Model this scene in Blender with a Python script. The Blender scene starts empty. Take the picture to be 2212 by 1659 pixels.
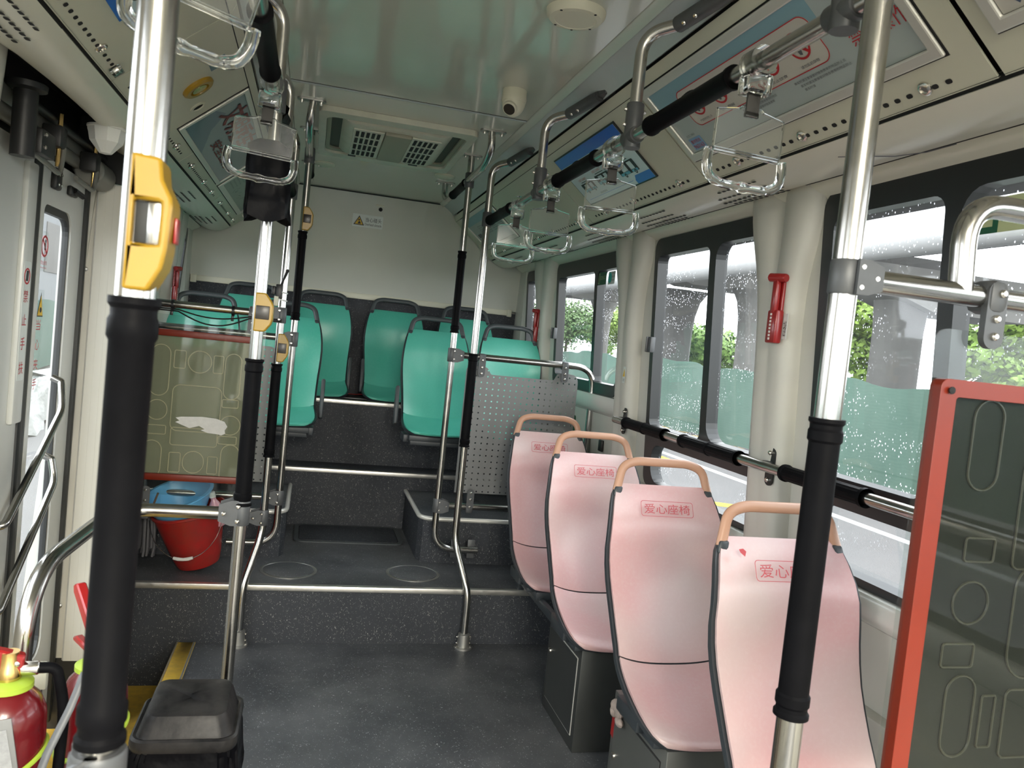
import bpy, bmesh, math, random
from mathutils import Vector, Matrix
V = Vector
random.seed(7)
scene = bpy.context.scene
COL = scene.collection
PI = math.pi

# ------------------------------------------------------------------ camera
FPX = 1695.0
cam_d = bpy.data.cameras.new('camera')
cam_d.sensor_fit = 'HORIZONTAL'
cam_d.sensor_width = 36.0
cam_d.lens = FPX / 2212 * 36.0
cam_d.clip_start = 0.02
cam_d.clip_end = 500
cam_d.dof.use_dof = True
cam_d.dof.focus_distance = 3.6
cam_d.dof.aperture_fstop = 11.0
cam = bpy.data.objects.new('camera', cam_d)
COL.objects.link(cam)
Rr = ((0.96396176, -0.24522651, 0.10315854), (0.08752331, -0.0738531, -0.99342105), (0.25123176, 0.96664868, -0.04972853))
r_, d_, f_ = V(Rr[0]), V(Rr[1]), V(Rr[2])
m4 = Matrix.Identity(4)
for i in range(3):
    m4[i][0] = r_[i]; m4[i][1] = -d_[i]; m4[i][2] = -f_[i]
m4.translation = V((0, 0, 1.5))
cam.matrix_world = m4
scene.camera = cam

# ------------------------------------------------------------------ world, light, exposure
scene.view_settings.view_transform = 'Standard'
scene.view_settings.look = 'None'
scene.view_settings.gamma = 1.0
scene.view_settings.use_curve_mapping = False
scene.view_settings.exposure = 1.8
w = bpy.data.worlds.new('overcast_sky'); scene.world = w
w.use_nodes = True
nt = w.node_tree
bg = nt.nodes['Background']
tc = nt.nodes.new('ShaderNodeTexCoord')
ns = nt.nodes.new('ShaderNodeTexNoise'); ns.inputs['Scale'].default_value = 2.2; ns.inputs['Detail'].default_value = 5
cr = nt.nodes.new('ShaderNodeValToRGB')
cr.color_ramp.elements[0].position = 0.3; cr.color_ramp.elements[0].color = (0.80, 0.88, 1.0, 1)
cr.color_ramp.elements[1].position = 0.7; cr.color_ramp.elements[1].color = (1.0, 0.99, 0.96, 1)
nt.links.new(tc.outputs['Generated'], ns.inputs['Vector'])
nt.links.new(ns.outputs['Fac'], cr.inputs['Fac'])
nt.links.new(cr.outputs['Color'], bg.inputs['Color'])
bg.inputs['Strength'].default_value = 2.2
scene.cycles.max_bounces = 10
scene.cycles.diffuse_bounces = 5
scene.cycles.glossy_bounces = 5
scene.cycles.transmission_bounces = 8
scene.cycles.transparent_max_bounces = 24
scene.cycles.caustics_reflective = False
scene.cycles.caustics_refractive = False
scene.cycles.sample_clamp_indirect = 4.0
scene.cycles.use_denoising = True

def area(name, loc, rot, sx, sy, energy, color=(1, 1, 1), portal=False):
    l = bpy.data.lights.new(name, 'AREA'); l.shape = 'RECTANGLE'; l.size = sx; l.size_y = sy
    l.energy = energy; l.color = color
    if portal: l.cycles.is_portal = True
    o = bpy.data.objects.new(name, l); COL.objects.link(o); o.location = loc; o.rotation_euler = rot
    return o
XC = 0.315            # bus centre line
def mx(x): return 2 * XC - x
XR, XL = 1.47, 2 * XC - 1.47
# portals: daylight comes in through the side windows and the windscreen
area('portal_window_right', (XR + 0.08, 0.9, 1.6), (0, PI / 2, 0), 1.0, 11.0, 1, portal=True)
area('portal_window_left', (XL - 0.08, 0.2, 1.45), (0, -PI / 2, 0), 1.3, 10.0, 1, portal=True)
area('portal_windscreen', (XC, -5.0, 1.45), (PI / 2, 0, 0), 2.2, 1.6, 1, portal=True)
# added fill lights behind the camera, brightening the cabin; no lamp is seen there
area('cabin_fill_light', (-0.02, -3.0, 2.43), (0, 0, 0), 0.40, 3.6, 95, (1.0, 0.93, 0.80))
area('cabin_fill_light', (0.65, -3.0, 2.43), (0, 0, 0), 0.40, 3.6, 95, (1.0, 0.93, 0.80))

# ------------------------------------------------------------------ materials
def newmat(name):
    m = bpy.data.materials.new(name); m.use_nodes = True
    return m, m.node_tree, m.node_tree.nodes['Principled BSDF']
def L(nt, a, b): nt.links.new(a, b)
def obco(nt, scale=1.0, kind='Object'):
    g = nt.nodes.new('ShaderNodeNewGeometry')
    mp = nt.nodes.new('ShaderNodeVectorMath'); mp.operation = 'SCALE'; mp.inputs['Scale'].default_value = scale
    L(nt, g.outputs['Position'], mp.inputs[0])
    return mp.outputs[0]
def noise(nt, scale, detail=3, rough=0.5, vec=None):
    n = nt.nodes.new('ShaderNodeTexNoise'); n.inputs['Scale'].default_value = scale
    n.inputs['Detail'].default_value = detail; n.inputs['Roughness'].default_value = rough
    L(nt, vec if vec is not None else obco(nt), n.inputs['Vector'])
    return n.outputs['Fac']
def ramp(nt, fac, stops, interp='LINEAR'):
    r = nt.nodes.new('ShaderNodeValToRGB'); r.color_ramp.interpolation = interp
    e = r.color_ramp.elements
    while len(e) < len(stops): e.new(0.5)
    for k, (p, c) in enumerate(stops):
        e[k].position = p; e[k].color = (c, c, c, 1) if isinstance(c, (int, float)) else (*c, 1)
    L(nt, fac, r.inputs['Fac'])
    return r.outputs['Color']
def mixc(nt, fac, a, b):
    m = nt.nodes.new('ShaderNodeMix'); m.data_type = 'RGBA'
    for s, v in ((m.inputs[0], fac), (m.inputs[6], a), (m.inputs[7], b)):
        if isinstance(v, (int, float)): s.default_value = v
        elif isinstance(v, tuple): s.default_value = (*v, 1)
        else: L(nt, v, s)
    return m.outputs[2]
def bump(nt, bs, h, strength=0.2, dist=0.002):
    b = nt.nodes.new('ShaderNodeBump'); b.inputs['Strength'].default_value = strength; b.inputs['Distance'].default_value = dist
    L(nt, h, b.inputs['Height']); L(nt, b.outputs['Normal'], bs.inputs['Normal'])
def pm(name, col, rough=0.5, metal=0.0, coat=0.0, crough=0.12, var=0.0, vscale=3.0, col2=None, bmp=0.0, bscale=200.0, bdist=0.001, rvar=0.0, spec=None, emis=None, es=0.0):
    m, nt, b = newmat(name)
    b.inputs['Roughness'].default_value = rough; b.inputs['Metallic'].default_value = metal
    b.inputs['Coat Weight'].default_value = coat; b.inputs['Coat Roughness'].default_value = crough
    if spec is not None: b.inputs['Specular IOR Level'].default_value = spec
    if var > 0 or col2:
        c2 = col2 if col2 else tuple(c * (1 - var) for c in col)
        L(nt, mixc(nt, ramp(nt, noise(nt, vscale, 5, 0.6), [(0.35, 0.0), (0.7, 1.0)]), col, c2), b.inputs['Base Color'])
    else: b.inputs['Base Color'].default_value = (*col, 1)
    if rvar > 0:
        L(nt, ramp(nt, noise(nt, vscale * 2.3, 5), [(0.3, rough), (0.75, min(1, rough + rvar))]), b.inputs['Roughness'])
    if bmp > 0: bump(nt, b, noise(nt, bscale, 3), bmp, bdist)
    if emis: b.inputs['Emission Color'].default_value = (*emis, 1); b.inputs['Emission Strength'].default_value = es
    return m
M = {}
M['ceil'] = pm('glossy_ceiling_panel', (0.62, 0.63, 0.54), 0.22, coat=0.7, crough=.06, var=0.05, vscale=1.3, bmp=0.05, bscale=2.5, bdist=0.03)
M['cove'] = pm('cove_laminate', (0.58, 0.63, 0.65), 0.32, coat=0.3, var=0.12, vscale=2.5, bmp=0.25, bscale=3.0, bdist=0.02)
M['panel'] = pm('cream_plastic_panel', (0.70, 0.69, 0.57), 0.42, var=0.06, vscale=2.0, bmp=0.02, bscale=300)
M['lower'] = pm('cream_moulded_plastic', (0.76, 0.75, 0.65), 0.36, coat=0.2, var=0.05, vscale=2.0, bmp=0.05, bscale=4, bdist=0.02)
M['rear'] = pm('rear_wall_laminate', (0.60, 0.61, 0.54), 0.45, coat=0.15, var=0.08, vscale=1.5)
M['pillar'] = pm('grey_white_moulded_trim', (0.60, 0.59, 0.53), 0.5, var=0.06, vscale=3)
M['sill'] = pm('white_sill_plastic', (0.66, 0.67, 0.62), 0.22, coat=0.4)
M['frame'] = pm('black_window_frame', (0.014, 0.016, 0.016), 0.35)
M['seam'] = pm('black_seam', (0.012, 0.012, 0.013), 0.8)
M['chrome'] = pm('polished_steel_tube', (0.47, 0.46, 0.435), 0.15, metal=1.0, rvar=0.12, vscale=8)
M['chromedull'] = pm('worn_steel', (0.42, 0.42, 0.40), 0.35, metal=0.9, rvar=0.2, vscale=10)
M['rubber'] = pm('black_rubber_grip', (0.005, 0.005, 0.006), 0.5, var=0.3, vscale=20, spec=0.05)
M['clamp'] = pm('grey_cast_clamp', (0.10, 0.105, 0.11), 0.45, metal=0.25, var=0.15, vscale=30)
M['bolt'] = pm('steel_bolt', (0.75, 0.72, 0.66), 0.2, metal=1.0)
M['alu'] = pm('aluminium_nosing', (0.72, 0.70, 0.66), 0.28, metal=0.9, rvar=0.2, vscale=20)
M['yellow'] = pm('yellow_plastic', (0.38, 0.225, 0.015), 0.34, coat=0.2, var=0.1, vscale=14)
M['darkplate'] = pm('dark_button_plate', (0.035, 0.03, 0.025), 0.3)
M['peach'] = pm('peach_plastic', (0.52, 0.29, 0.19), 0.38, var=0.05, vscale=12)
M['rim'] = pm('dark_grey_seat_shell', (0.035, 0.042, 0.048), 0.42)
M['rimlight'] = pm('grey_seat_plastic', (0.06, 0.07, 0.075), 0.42)
M['boxmetal'] = pm('dark_brushed_box_steel', (0.075, 0.08, 0.078), 0.38, metal=0.55, var=0.2, vscale=4)
M['boxlight'] = pm('pale_box_steel', (0.17, 0.175, 0.165), 0.36, metal=0.5, var=0.15, vscale=4)
M['perfpaint'] = pm('grey_enamel', (0.20, 0.205, 0.205), 0.4)
M['orange'] = pm('orange_frame_paint', (0.19, 0.017, 0.004), 0.4, coat=0.03, var=0.12, vscale=9)
M['redpl'] = pm('red_plastic', (0.30, 0.012, 0.012), 0.3, coat=0.3)
M['redext'] = pm('red_cylinder_enamel', (0.13, 0.005, 0.008), 0.25, coat=0.4, var=0.15, vscale=12)
M['bucket'] = pm('red_bucket_plastic', (0.36, 0.016, 0.014), 0.38, col2=(0.27, 0.03, 0.022), vscale=18)
M['blue'] = pm('blue_basin_plastic', (0.14, 0.44, 0.74), 0.4, var=0.1, vscale=8)
M['lime'] = pm('lime_band', (0.36, 0.50, 0.05), 0.4)
M['brass'] = pm('brass', (0.70, 0.48, 0.18), 0.25, metal=1.0)
M['white'] = pm('white_plastic', (0.74, 0.75, 0.72), 0.35, coat=0.2)
M['cream'] = pm('cream_white_plastic', (0.74, 0.72, 0.58), 0.4)
M['ac'] = pm('air_outlet_plastic', (0.72, 0.72, 0.61), 0.45, var=0.14, vscale=10)
M['acdark'] = pm('duct_shadow_plastic', (0.06, 0.055, 0.045), 0.6)  # dark colour stands for the shade inside the air duct
M['acmid'] = pm('khaki_plastic', (0.36, 0.35, 0.27), 0.5)
M['black'] = pm('black_plastic', (0.012, 0.012, 0.013), 0.35)
M['binlid'] = pm('dusty_black_plastic', (0.005, 0.005, 0.006), 0.42, spec=.25, col2=(0.032, 0.030, 0.029), vscale=14, bmp=0.3, bscale=40, bdist=0.003)
M['bag'] = pm('black_bin_liner', (0.003, 0.003, 0.004), 0.42, spec=0.08, bmp=0.5, bscale=16, bdist=0.012)
M['strap'] = pm('grey_webbing', (0.055, 0.052, 0.048), 0.7, bmp=0.5, bscale=900)
M['mech'] = pm('dark_door_gear', (0.02, 0.02, 0.02), 0.45, metal=0.3)
M['mechgrey'] = pm('grey_door_gear', (0.20, 0.20, 0.18), 0.4, metal=0.4)
M['door'] = pm('door_leaf_paint', (0.62, 0.63, 0.60), 0.38, coat=0.2, var=0.04)
M['doordark'] = pm('door_rubber', (0.018, 0.02, 0.02), 0.55)
M['paper'] = pm('torn_white_paper', (0.75, 0.75, 0.73), 0.8, var=0.1, vscale=50)
M['sticker'] = pm('white_sticker', (0.72, 0.76, 0.73), 0.4)
M['inkred'] = pm('red_ink', (0.52, 0.02, 0.03), 0.5)
M['inkredseat'] = pm('seat_red_ink', (0.50, 0.06, 0.07), 0.5)
M['inkdark'] = pm('dark_ink', (0.02, 0.02, 0.025), 0.5)
M['inkgrey'] = pm('grey_ink', (0.12, 0.12, 0.14), 0.6)
M['inkyellow'] = pm('yellow_ink', (0.78, 0.50, 0.03), 0.5)
M['inkgreen'] = pm('green_ink', (0.01, 0.09, 0.045), 0.5)
M['palegreen'] = pm('pale_green_sticker', (0.45, 0.50, 0.28), 0.5)
M['teal'] = pm('teal_ink', (0.03, 0.48, 0.42), 0.5)
M['posterblue'] = pm('poster_blue_paper', (0.26, 0.44, 0.52), 0.45, coat=0.3)
M['postergrey'] = pm('poster_grey_blue_paper', (0.46, 0.53, 0.53), 0.4, coat=0.35)
M['posterwhite'] = pm('poster_cream_paper', (0.62, 0.60, 0.55), 0.4)
M['posterteal'] = pm('poster_teal_paper', (0.13, 0.22, 0.26), 0.3, coat=0.5)
M['maroon'] = pm('poster_maroon_ink', (0.20, 0.035, 0.04), 0.5)
M['alupale'] = pm('satin_poster_frame', (0.74, 0.73, 0.68), 0.33, metal=0.35)
M['rag'] = pm('crumpled_rag', (0.42, 0.34, 0.30), 0.9, var=0.3, vscale=60)
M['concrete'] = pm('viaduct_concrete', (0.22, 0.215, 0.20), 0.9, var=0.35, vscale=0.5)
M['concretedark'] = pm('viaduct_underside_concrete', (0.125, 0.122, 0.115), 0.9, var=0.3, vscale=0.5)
M['road'] = pm('asphalt_road', (0.105, 0.105, 0.105), 0.75, var=0.15, vscale=1.2, bmp=0.6, bscale=60, bdist=0.02)
M['roadwhite'] = pm('white_road_paint', (0.42, 0.42, 0.42), 0.7)
M['roadyellow'] = pm('yellow_road_paint', (0.42, 0.32, 0.02), 0.7)
M['curby'] = pm('curb_yellow', (0.36, 0.26, 0.07), 0.8, var=0.2, vscale=5)
M['curbk'] = pm('curb_black', (0.06, 0.06, 0.065), 0.8, var=0.2, vscale=5)
M['trunk'] = pm('bark', (0.10, 0.07, 0.05), 0.9)
M['building'] = pm('pale_building_wall', (0.16, 0.17, 0.175), 0.9, var=0.1, vscale=0.4)
M['buildbrown'] = pm('tan_building_wall', (0.25, 0.16, 0.09), 0.9)
M['tarp'] = pm('white_plastic_sheet', (0.26, 0.265, 0.25), 0.5, bmp=0.8, bscale=3, bdist=0.1)
for k, c in enumerate([(0.14, 0.25, 0.045), (0.22, 0.34, 0.05), (0.09, 0.17, 0.045)]):
    M['leaf%d' % k] = pm('tree_leaves', c, 0.6, var=0.3, vscale=0.8)

def seatmat(name, ca, cb, cc, rough=0.36):
    m, nt, b = newmat(name)
    n1 = noise(nt, 3.2, 2, 0.4)
    c = mixc(nt, ramp(nt, n1, [(0.38, 0.0), (0.66, 1.0)]), ca, cb)
    n2 = noise(nt, 90, 3, 0.6)
    c = mixc(nt, ramp(nt, n2, [(0.45, 0.0), (0.8, 0.25)]), c, cc)
    L(nt, c, b.inputs['Base Color'])
    b.inputs['Roughness'].default_value = rough
    b.inputs['Coat Weight'].default_value = 0.25
    b.inputs['Coat Roughness'].default_value = 0.22
    bump(nt, b, noise(nt, 420, 2), 0.05, 0.0006)
    return m
M['pink'] = seatmat('worn_pink_seat_plastic', (0.62, 0.37, 0.37), (0.59, 0.465, 0.45), (0.66, 0.54, 0.53))
M['green'] = seatmat('turquoise_seat_plastic', (0.07, 0.42, 0.31), (0.10, 0.48, 0.37), (0.16, 0.52, 0.42))

def floormat(name, base, base2, fleck, rough, dens=0.09):
    m, nt, b = newmat(name)
    c = mixc(nt, ramp(nt, noise(nt, 2.6, 6, 0.62), [(0.35, 0.0), (0.7, 1.0)]), base, base2)
    st = nt.nodes.new('ShaderNodeVectorMath'); st.operation = 'MULTIPLY'; st.inputs[1].default_value = (1, 1, 0.6)
    L(nt, obco(nt), st.inputs[0])
    nd = nt.nodes.new('ShaderNodeTexNoise'); nd.inputs['Scale'].default_value = 60; L(nt, st.outputs[0], nd.inputs['Vector'])
    ad = nt.nodes.new('ShaderNodeMix'); ad.data_type = 'VECTOR'; ad.inputs[0].default_value = 0.05
    L(nt, st.outputs[0], ad.inputs[4]); L(nt, nd.outputs['Color'], ad.inputs[5])
    vo = nt.nodes.new('ShaderNodeTexVoronoi'); vo.inputs['Scale'].default_value = 170
    L(nt, ad.outputs[1], vo.inputs['Vector'])
    spot = ramp(nt, vo.outputs['Distance'], [(0.0, 1.0), (0.22, 1.0), (0.3, 0.0)])
    pick = nt.nodes.new('ShaderNodeSeparateColor'); L(nt, vo.outputs['Color'], pick.inputs[0])
    sel = ramp(nt, pick.outputs[0], [(1 - dens * 2, 0.0), (1 - dens, 1.0)])
    mu = nt.nodes.new('ShaderNodeMath'); mu.operation = 'MULTIPLY'
    L(nt, spot, mu.inputs[0]); L(nt, sel, mu.inputs[1])
    c = mixc(nt, mu.outputs[0], c, fleck)
    L(nt, c, b.inputs['Base Color'])
    L(nt, ramp(nt, noise(nt, 4, 5), [(0.3, rough), (0.75, rough + 0.16)]), b.inputs['Roughness'])
    bump(nt, b, noise(nt, 160, 4, 0.7), 0.35, 0.0015)
    return m
M['floor'] = floormat('speckled_bus_floor', (0.045, 0.049, 0.055), (0.105, 0.11, 0.115), (0.55, 0.57, 0.58), 0.42, 0.09)
M['riser'] = floormat('speckled_dark_vinyl', (0.022, 0.026, 0.033), (0.030, 0.034, 0.042), (0.30, 0.30, 0.28), 0.6, 0.22)
M['stepyellow'] = pm('yellow_step_vinyl', (0.85, 0.56, 0.08), 0.5, col2=(0.62, 0.40, 0.08), vscale=25)

def thinglass(name, tint, drops=True, gloss=1.0, milk=0.0, rough=.03):
    m, nt, b = newmat(name); nt.nodes.remove(b)
    out = nt.nodes['Material Output']
    tr = nt.nodes.new('ShaderNodeBsdfTransparent'); tr.inputs['Color'].default_value = (*tint, 1)
    gl = nt.nodes.new('ShaderNodeBsdfGlossy'); gl.inputs['Roughness'].default_value = rough
    gg = nt.nodes.new('ShaderNodeNewGeometry'); dt = nt.nodes.new('ShaderNodeVectorMath'); dt.operation = 'DOT_PRODUCT'
    L(nt, gg.outputs['Normal'], dt.inputs[0]); L(nt, gg.outputs['Incoming'], dt.inputs[1])
    def mth(op, a, c):
        q = nt.nodes.new('ShaderNodeMath'); q.operation = op
        for s_, v_ in ((q.inputs[0], a), (q.inputs[1], c)):
            if isinstance(v_, (int, float)): s_.default_value = v_
            else: L(nt, v_, s_)
        return q
    ab = mth('ABSOLUTE', dt.outputs['Value'], 0); om = mth('SUBTRACT', 1.0, ab.outputs[0]); p5 = mth('POWER', om.outputs[0], 5.0)   # Schlick reflectance, the same from both sides
    sc_ = mth('MULTIPLY', p5.outputs[0], .93); f0 = mth('ADD', sc_.outputs[0], .06); mu = mth('MULTIPLY', f0.outputs[0], gloss)
    ms = nt.nodes.new('ShaderNodeMixShader'); L(nt, mu.outputs[0], ms.inputs[0]); L(nt, tr.outputs[0], ms.inputs[1]); L(nt, gl.outputs[0], ms.inputs[2])
    res = ms.outputs[0]
    if drops:
        st = nt.nodes.new('ShaderNodeVectorMath'); st.operation = 'MULTIPLY'; st.inputs[1].default_value = (1, 1, 0.62)
        L(nt, obco(nt), st.inputs[0])
        vo = nt.nodes.new('ShaderNodeTexVoronoi'); vo.inputs['Scale'].default_value = 150; L(nt, st.outputs[0], vo.inputs['Vector'])
        spot = ramp(nt, vo.outputs['Distance'], [(0.0, 1.0), (0.16, 0.9), (0.30, 0.0)])
        sp = nt.nodes.new('ShaderNodeSeparateColor'); L(nt, vo.outputs['Color'], sp.inputs[0])
        sel = ramp(nt, sp.outputs[0], [(0.52, 0.0), (0.54, 1.0)])
        patch = ramp(nt, noise(nt, 3.0, 3), [(0.42, 0.0), (0.58, 1.0)])
        a = nt.nodes.new('ShaderNodeMath'); a.operation = 'MULTIPLY'; L(nt, spot, a.inputs[0]); L(nt, sel, a.inputs[1])
        a2 = nt.nodes.new('ShaderNodeMath'); a2.operation = 'MULTIPLY'; L(nt, a.outputs[0], a2.inputs[0]); L(nt, patch, a2.inputs[1])
        haze = nt.nodes.new('ShaderNodeMath'); haze.operation = 'MAXIMUM'; haze.inputs[1].default_value = 0.012
        L(nt, a2.outputs[0], haze.inputs[0])
        tl = nt.nodes.new('ShaderNodeBsdfTranslucent'); tl.inputs['Color'].default_value = (0.95, 0.97, 1.0, 1)
        ms2 = nt.nodes.new('ShaderNodeMixShader'); L(nt, haze.outputs[0], ms2.inputs[0]); L(nt, res, ms2.inputs[1]); L(nt, tl.outputs[0], ms2.inputs[2])
        res = ms2.outputs[0]
    if milk:
        df = nt.nodes.new('ShaderNodeBsdfDiffuse'); df.inputs['Color'].default_value = (0.8, 0.82, 0.82, 1)
        ms3 = nt.nodes.new('ShaderNodeMixShader'); ms3.inputs[0].default_value = milk; L(nt, res, ms3.inputs[1]); L(nt, df.outputs[0], ms3.inputs[2]); res = ms3.outputs[0]
    L(nt, res, out.inputs['Surface'])
    return m
M['glass'] = thinglass('rain_spotted_glass', (0.93, 0.95, 0.94))
M['acryl'] = thinglass('clear_acrylic_sheet', (0.90, 0.93, 0.92), drops=False, gloss=.4, milk=.006)
M['pocket'] = thinglass('scuffed_clear_plastic', (0.90, 0.91, 0.90), drops=False, gloss=0.5, milk=0.05, rough=.10)
def glassmat(name, col, rough):
    m, nt, b = newmat(name)
    b.inputs['Base Color'].default_value = (*col, 1); b.inputs['Transmission Weight'].default_value = 1.0
    b.inputs['Roughness'].default_value = rough; b.inputs['IOR'].default_value = 1.47
    return m
M['clear'] = glassmat('clear_moulded_plastic', (0.94, 0.96, 0.95), 0.04)
def filmmat(name, col, cov):
    m, nt, b = newmat(name); nt.nodes.remove(b)
    out = nt.nodes['Material Output']
    tr = nt.nodes.new('ShaderNodeBsdfTransparent'); tr.inputs['Color'].default_value = (0.80, 0.78, 0.62, 1)
    pb = nt.nodes.new('ShaderNodeBsdfPrincipled'); pb.inputs['Base Color'].default_value = (*col, 1); pb.inputs['Roughness'].default_value = 0.3; pb.inputs['Specular IOR Level'].default_value = 0.1
    f = ramp(nt, noise(nt, 5, 4), [(0.3, cov), (0.75, cov + 0.14)])
    ms = nt.nodes.new('ShaderNodeMixShader'); L(nt, f, ms.inputs[0]); L(nt, tr.outputs[0], ms.inputs[1]); L(nt, pb.outputs[0], ms.inputs[2])
    L(nt, ms.outputs[0], out.inputs['Surface'])
    return m
M['film'] = filmmat('olive_backing_film', (0.40, 0.38, 0.27), 0.56)
M['filmshaded'] = filmmat('shaded_olive_backing_film', (0.008, 0.009, 0.005), 1.0)  # same film as the left screen, darkness behind it put into the colour
M['filmedge'] = pm('embossed_film_edge', (0.48, 0.43, 0.28), 0.3)
M['filmedgeshaded'] = pm('embossed_shaded_film_edge', (0.032, 0.032, 0.02), 0.3)  # same outlines as on the left film, darkened to carry the shade
def perfmat(name, col, pitch, r, x0, z0):
    m, nt, b = newmat(name)
    b.inputs['Base Color'].default_value = (*col, 1); b.inputs['Roughness'].default_value = 0.38; b.inputs['Metallic'].default_value = 0.3
    g = nt.nodes.new('ShaderNodeNewGeometry'); s = nt.nodes.new('ShaderNodeSeparateXYZ'); L(nt, g.outputs['Position'], s.inputs[0])
    ds = []
    for k, o in ((0, x0), (2, z0)):
        a = nt.nodes.new('ShaderNodeMath'); a.operation = 'SUBTRACT'; L(nt, s.outputs[k], a.inputs[0]); a.inputs[1].default_value = o
        p = nt.nodes.new('ShaderNodeMath'); p.operation = 'PINGPONG'; L(nt, a.outputs[0], p.inputs[0]); p.inputs[1].default_value = pitch / 2
        q = nt.nodes.new('ShaderNodeMath'); q.operation = 'POWER'; L(nt, p.outputs[0], q.inputs[0]); q.inputs[1].default_value = 2
        ds.append(q.outputs[0])
    ad = nt.nodes.new('ShaderNodeMath'); L(nt, ds[0], ad.inputs[0]); L(nt, ds[1], ad.inputs[1])
    lt = nt.nodes.new('ShaderNodeMath'); lt.operation = 'GREATER_THAN'; L(nt, ad.outputs[0], lt.inputs[0]); lt.inputs[1].default_value = r * r
    L(nt, lt.outputs[0], b.inputs['Alpha'])
    return m
M['perf'] = perfmat('perforated_grey_sheet', (0.20, 0.205, 0.205), 0.0325, 0.0042, 0.855, 1.318)
def fencemat():
    m, nt, b = newmat('green_mesh_fabric')
    c = mixc(nt, ramp(nt, noise(nt, 0.7, 6, 0.6), [(0.35, 0.0), (0.7, 1.0)]), (0.042, 0.088, 0.066), (0.070, 0.118, 0.092))
    wv = nt.nodes.new('ShaderNodeTexWave'); wv.bands_direction = 'Z'; wv.inputs['Scale'].default_value = 6; wv.inputs['Distortion'].default_value = 6
    L(nt, obco(nt), wv.inputs['Vector'])
    c = mixc(nt, ramp(nt, wv.outputs['Fac'], [(0.0, 0.0), (1.0, 0.16)]), c, (0.02, 0.06, 0.045))
    L(nt, c, b.inputs['Base Color']); b.inputs['Roughness'].default_value = 0.85
    return m
M['fence'] = fencemat()
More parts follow.
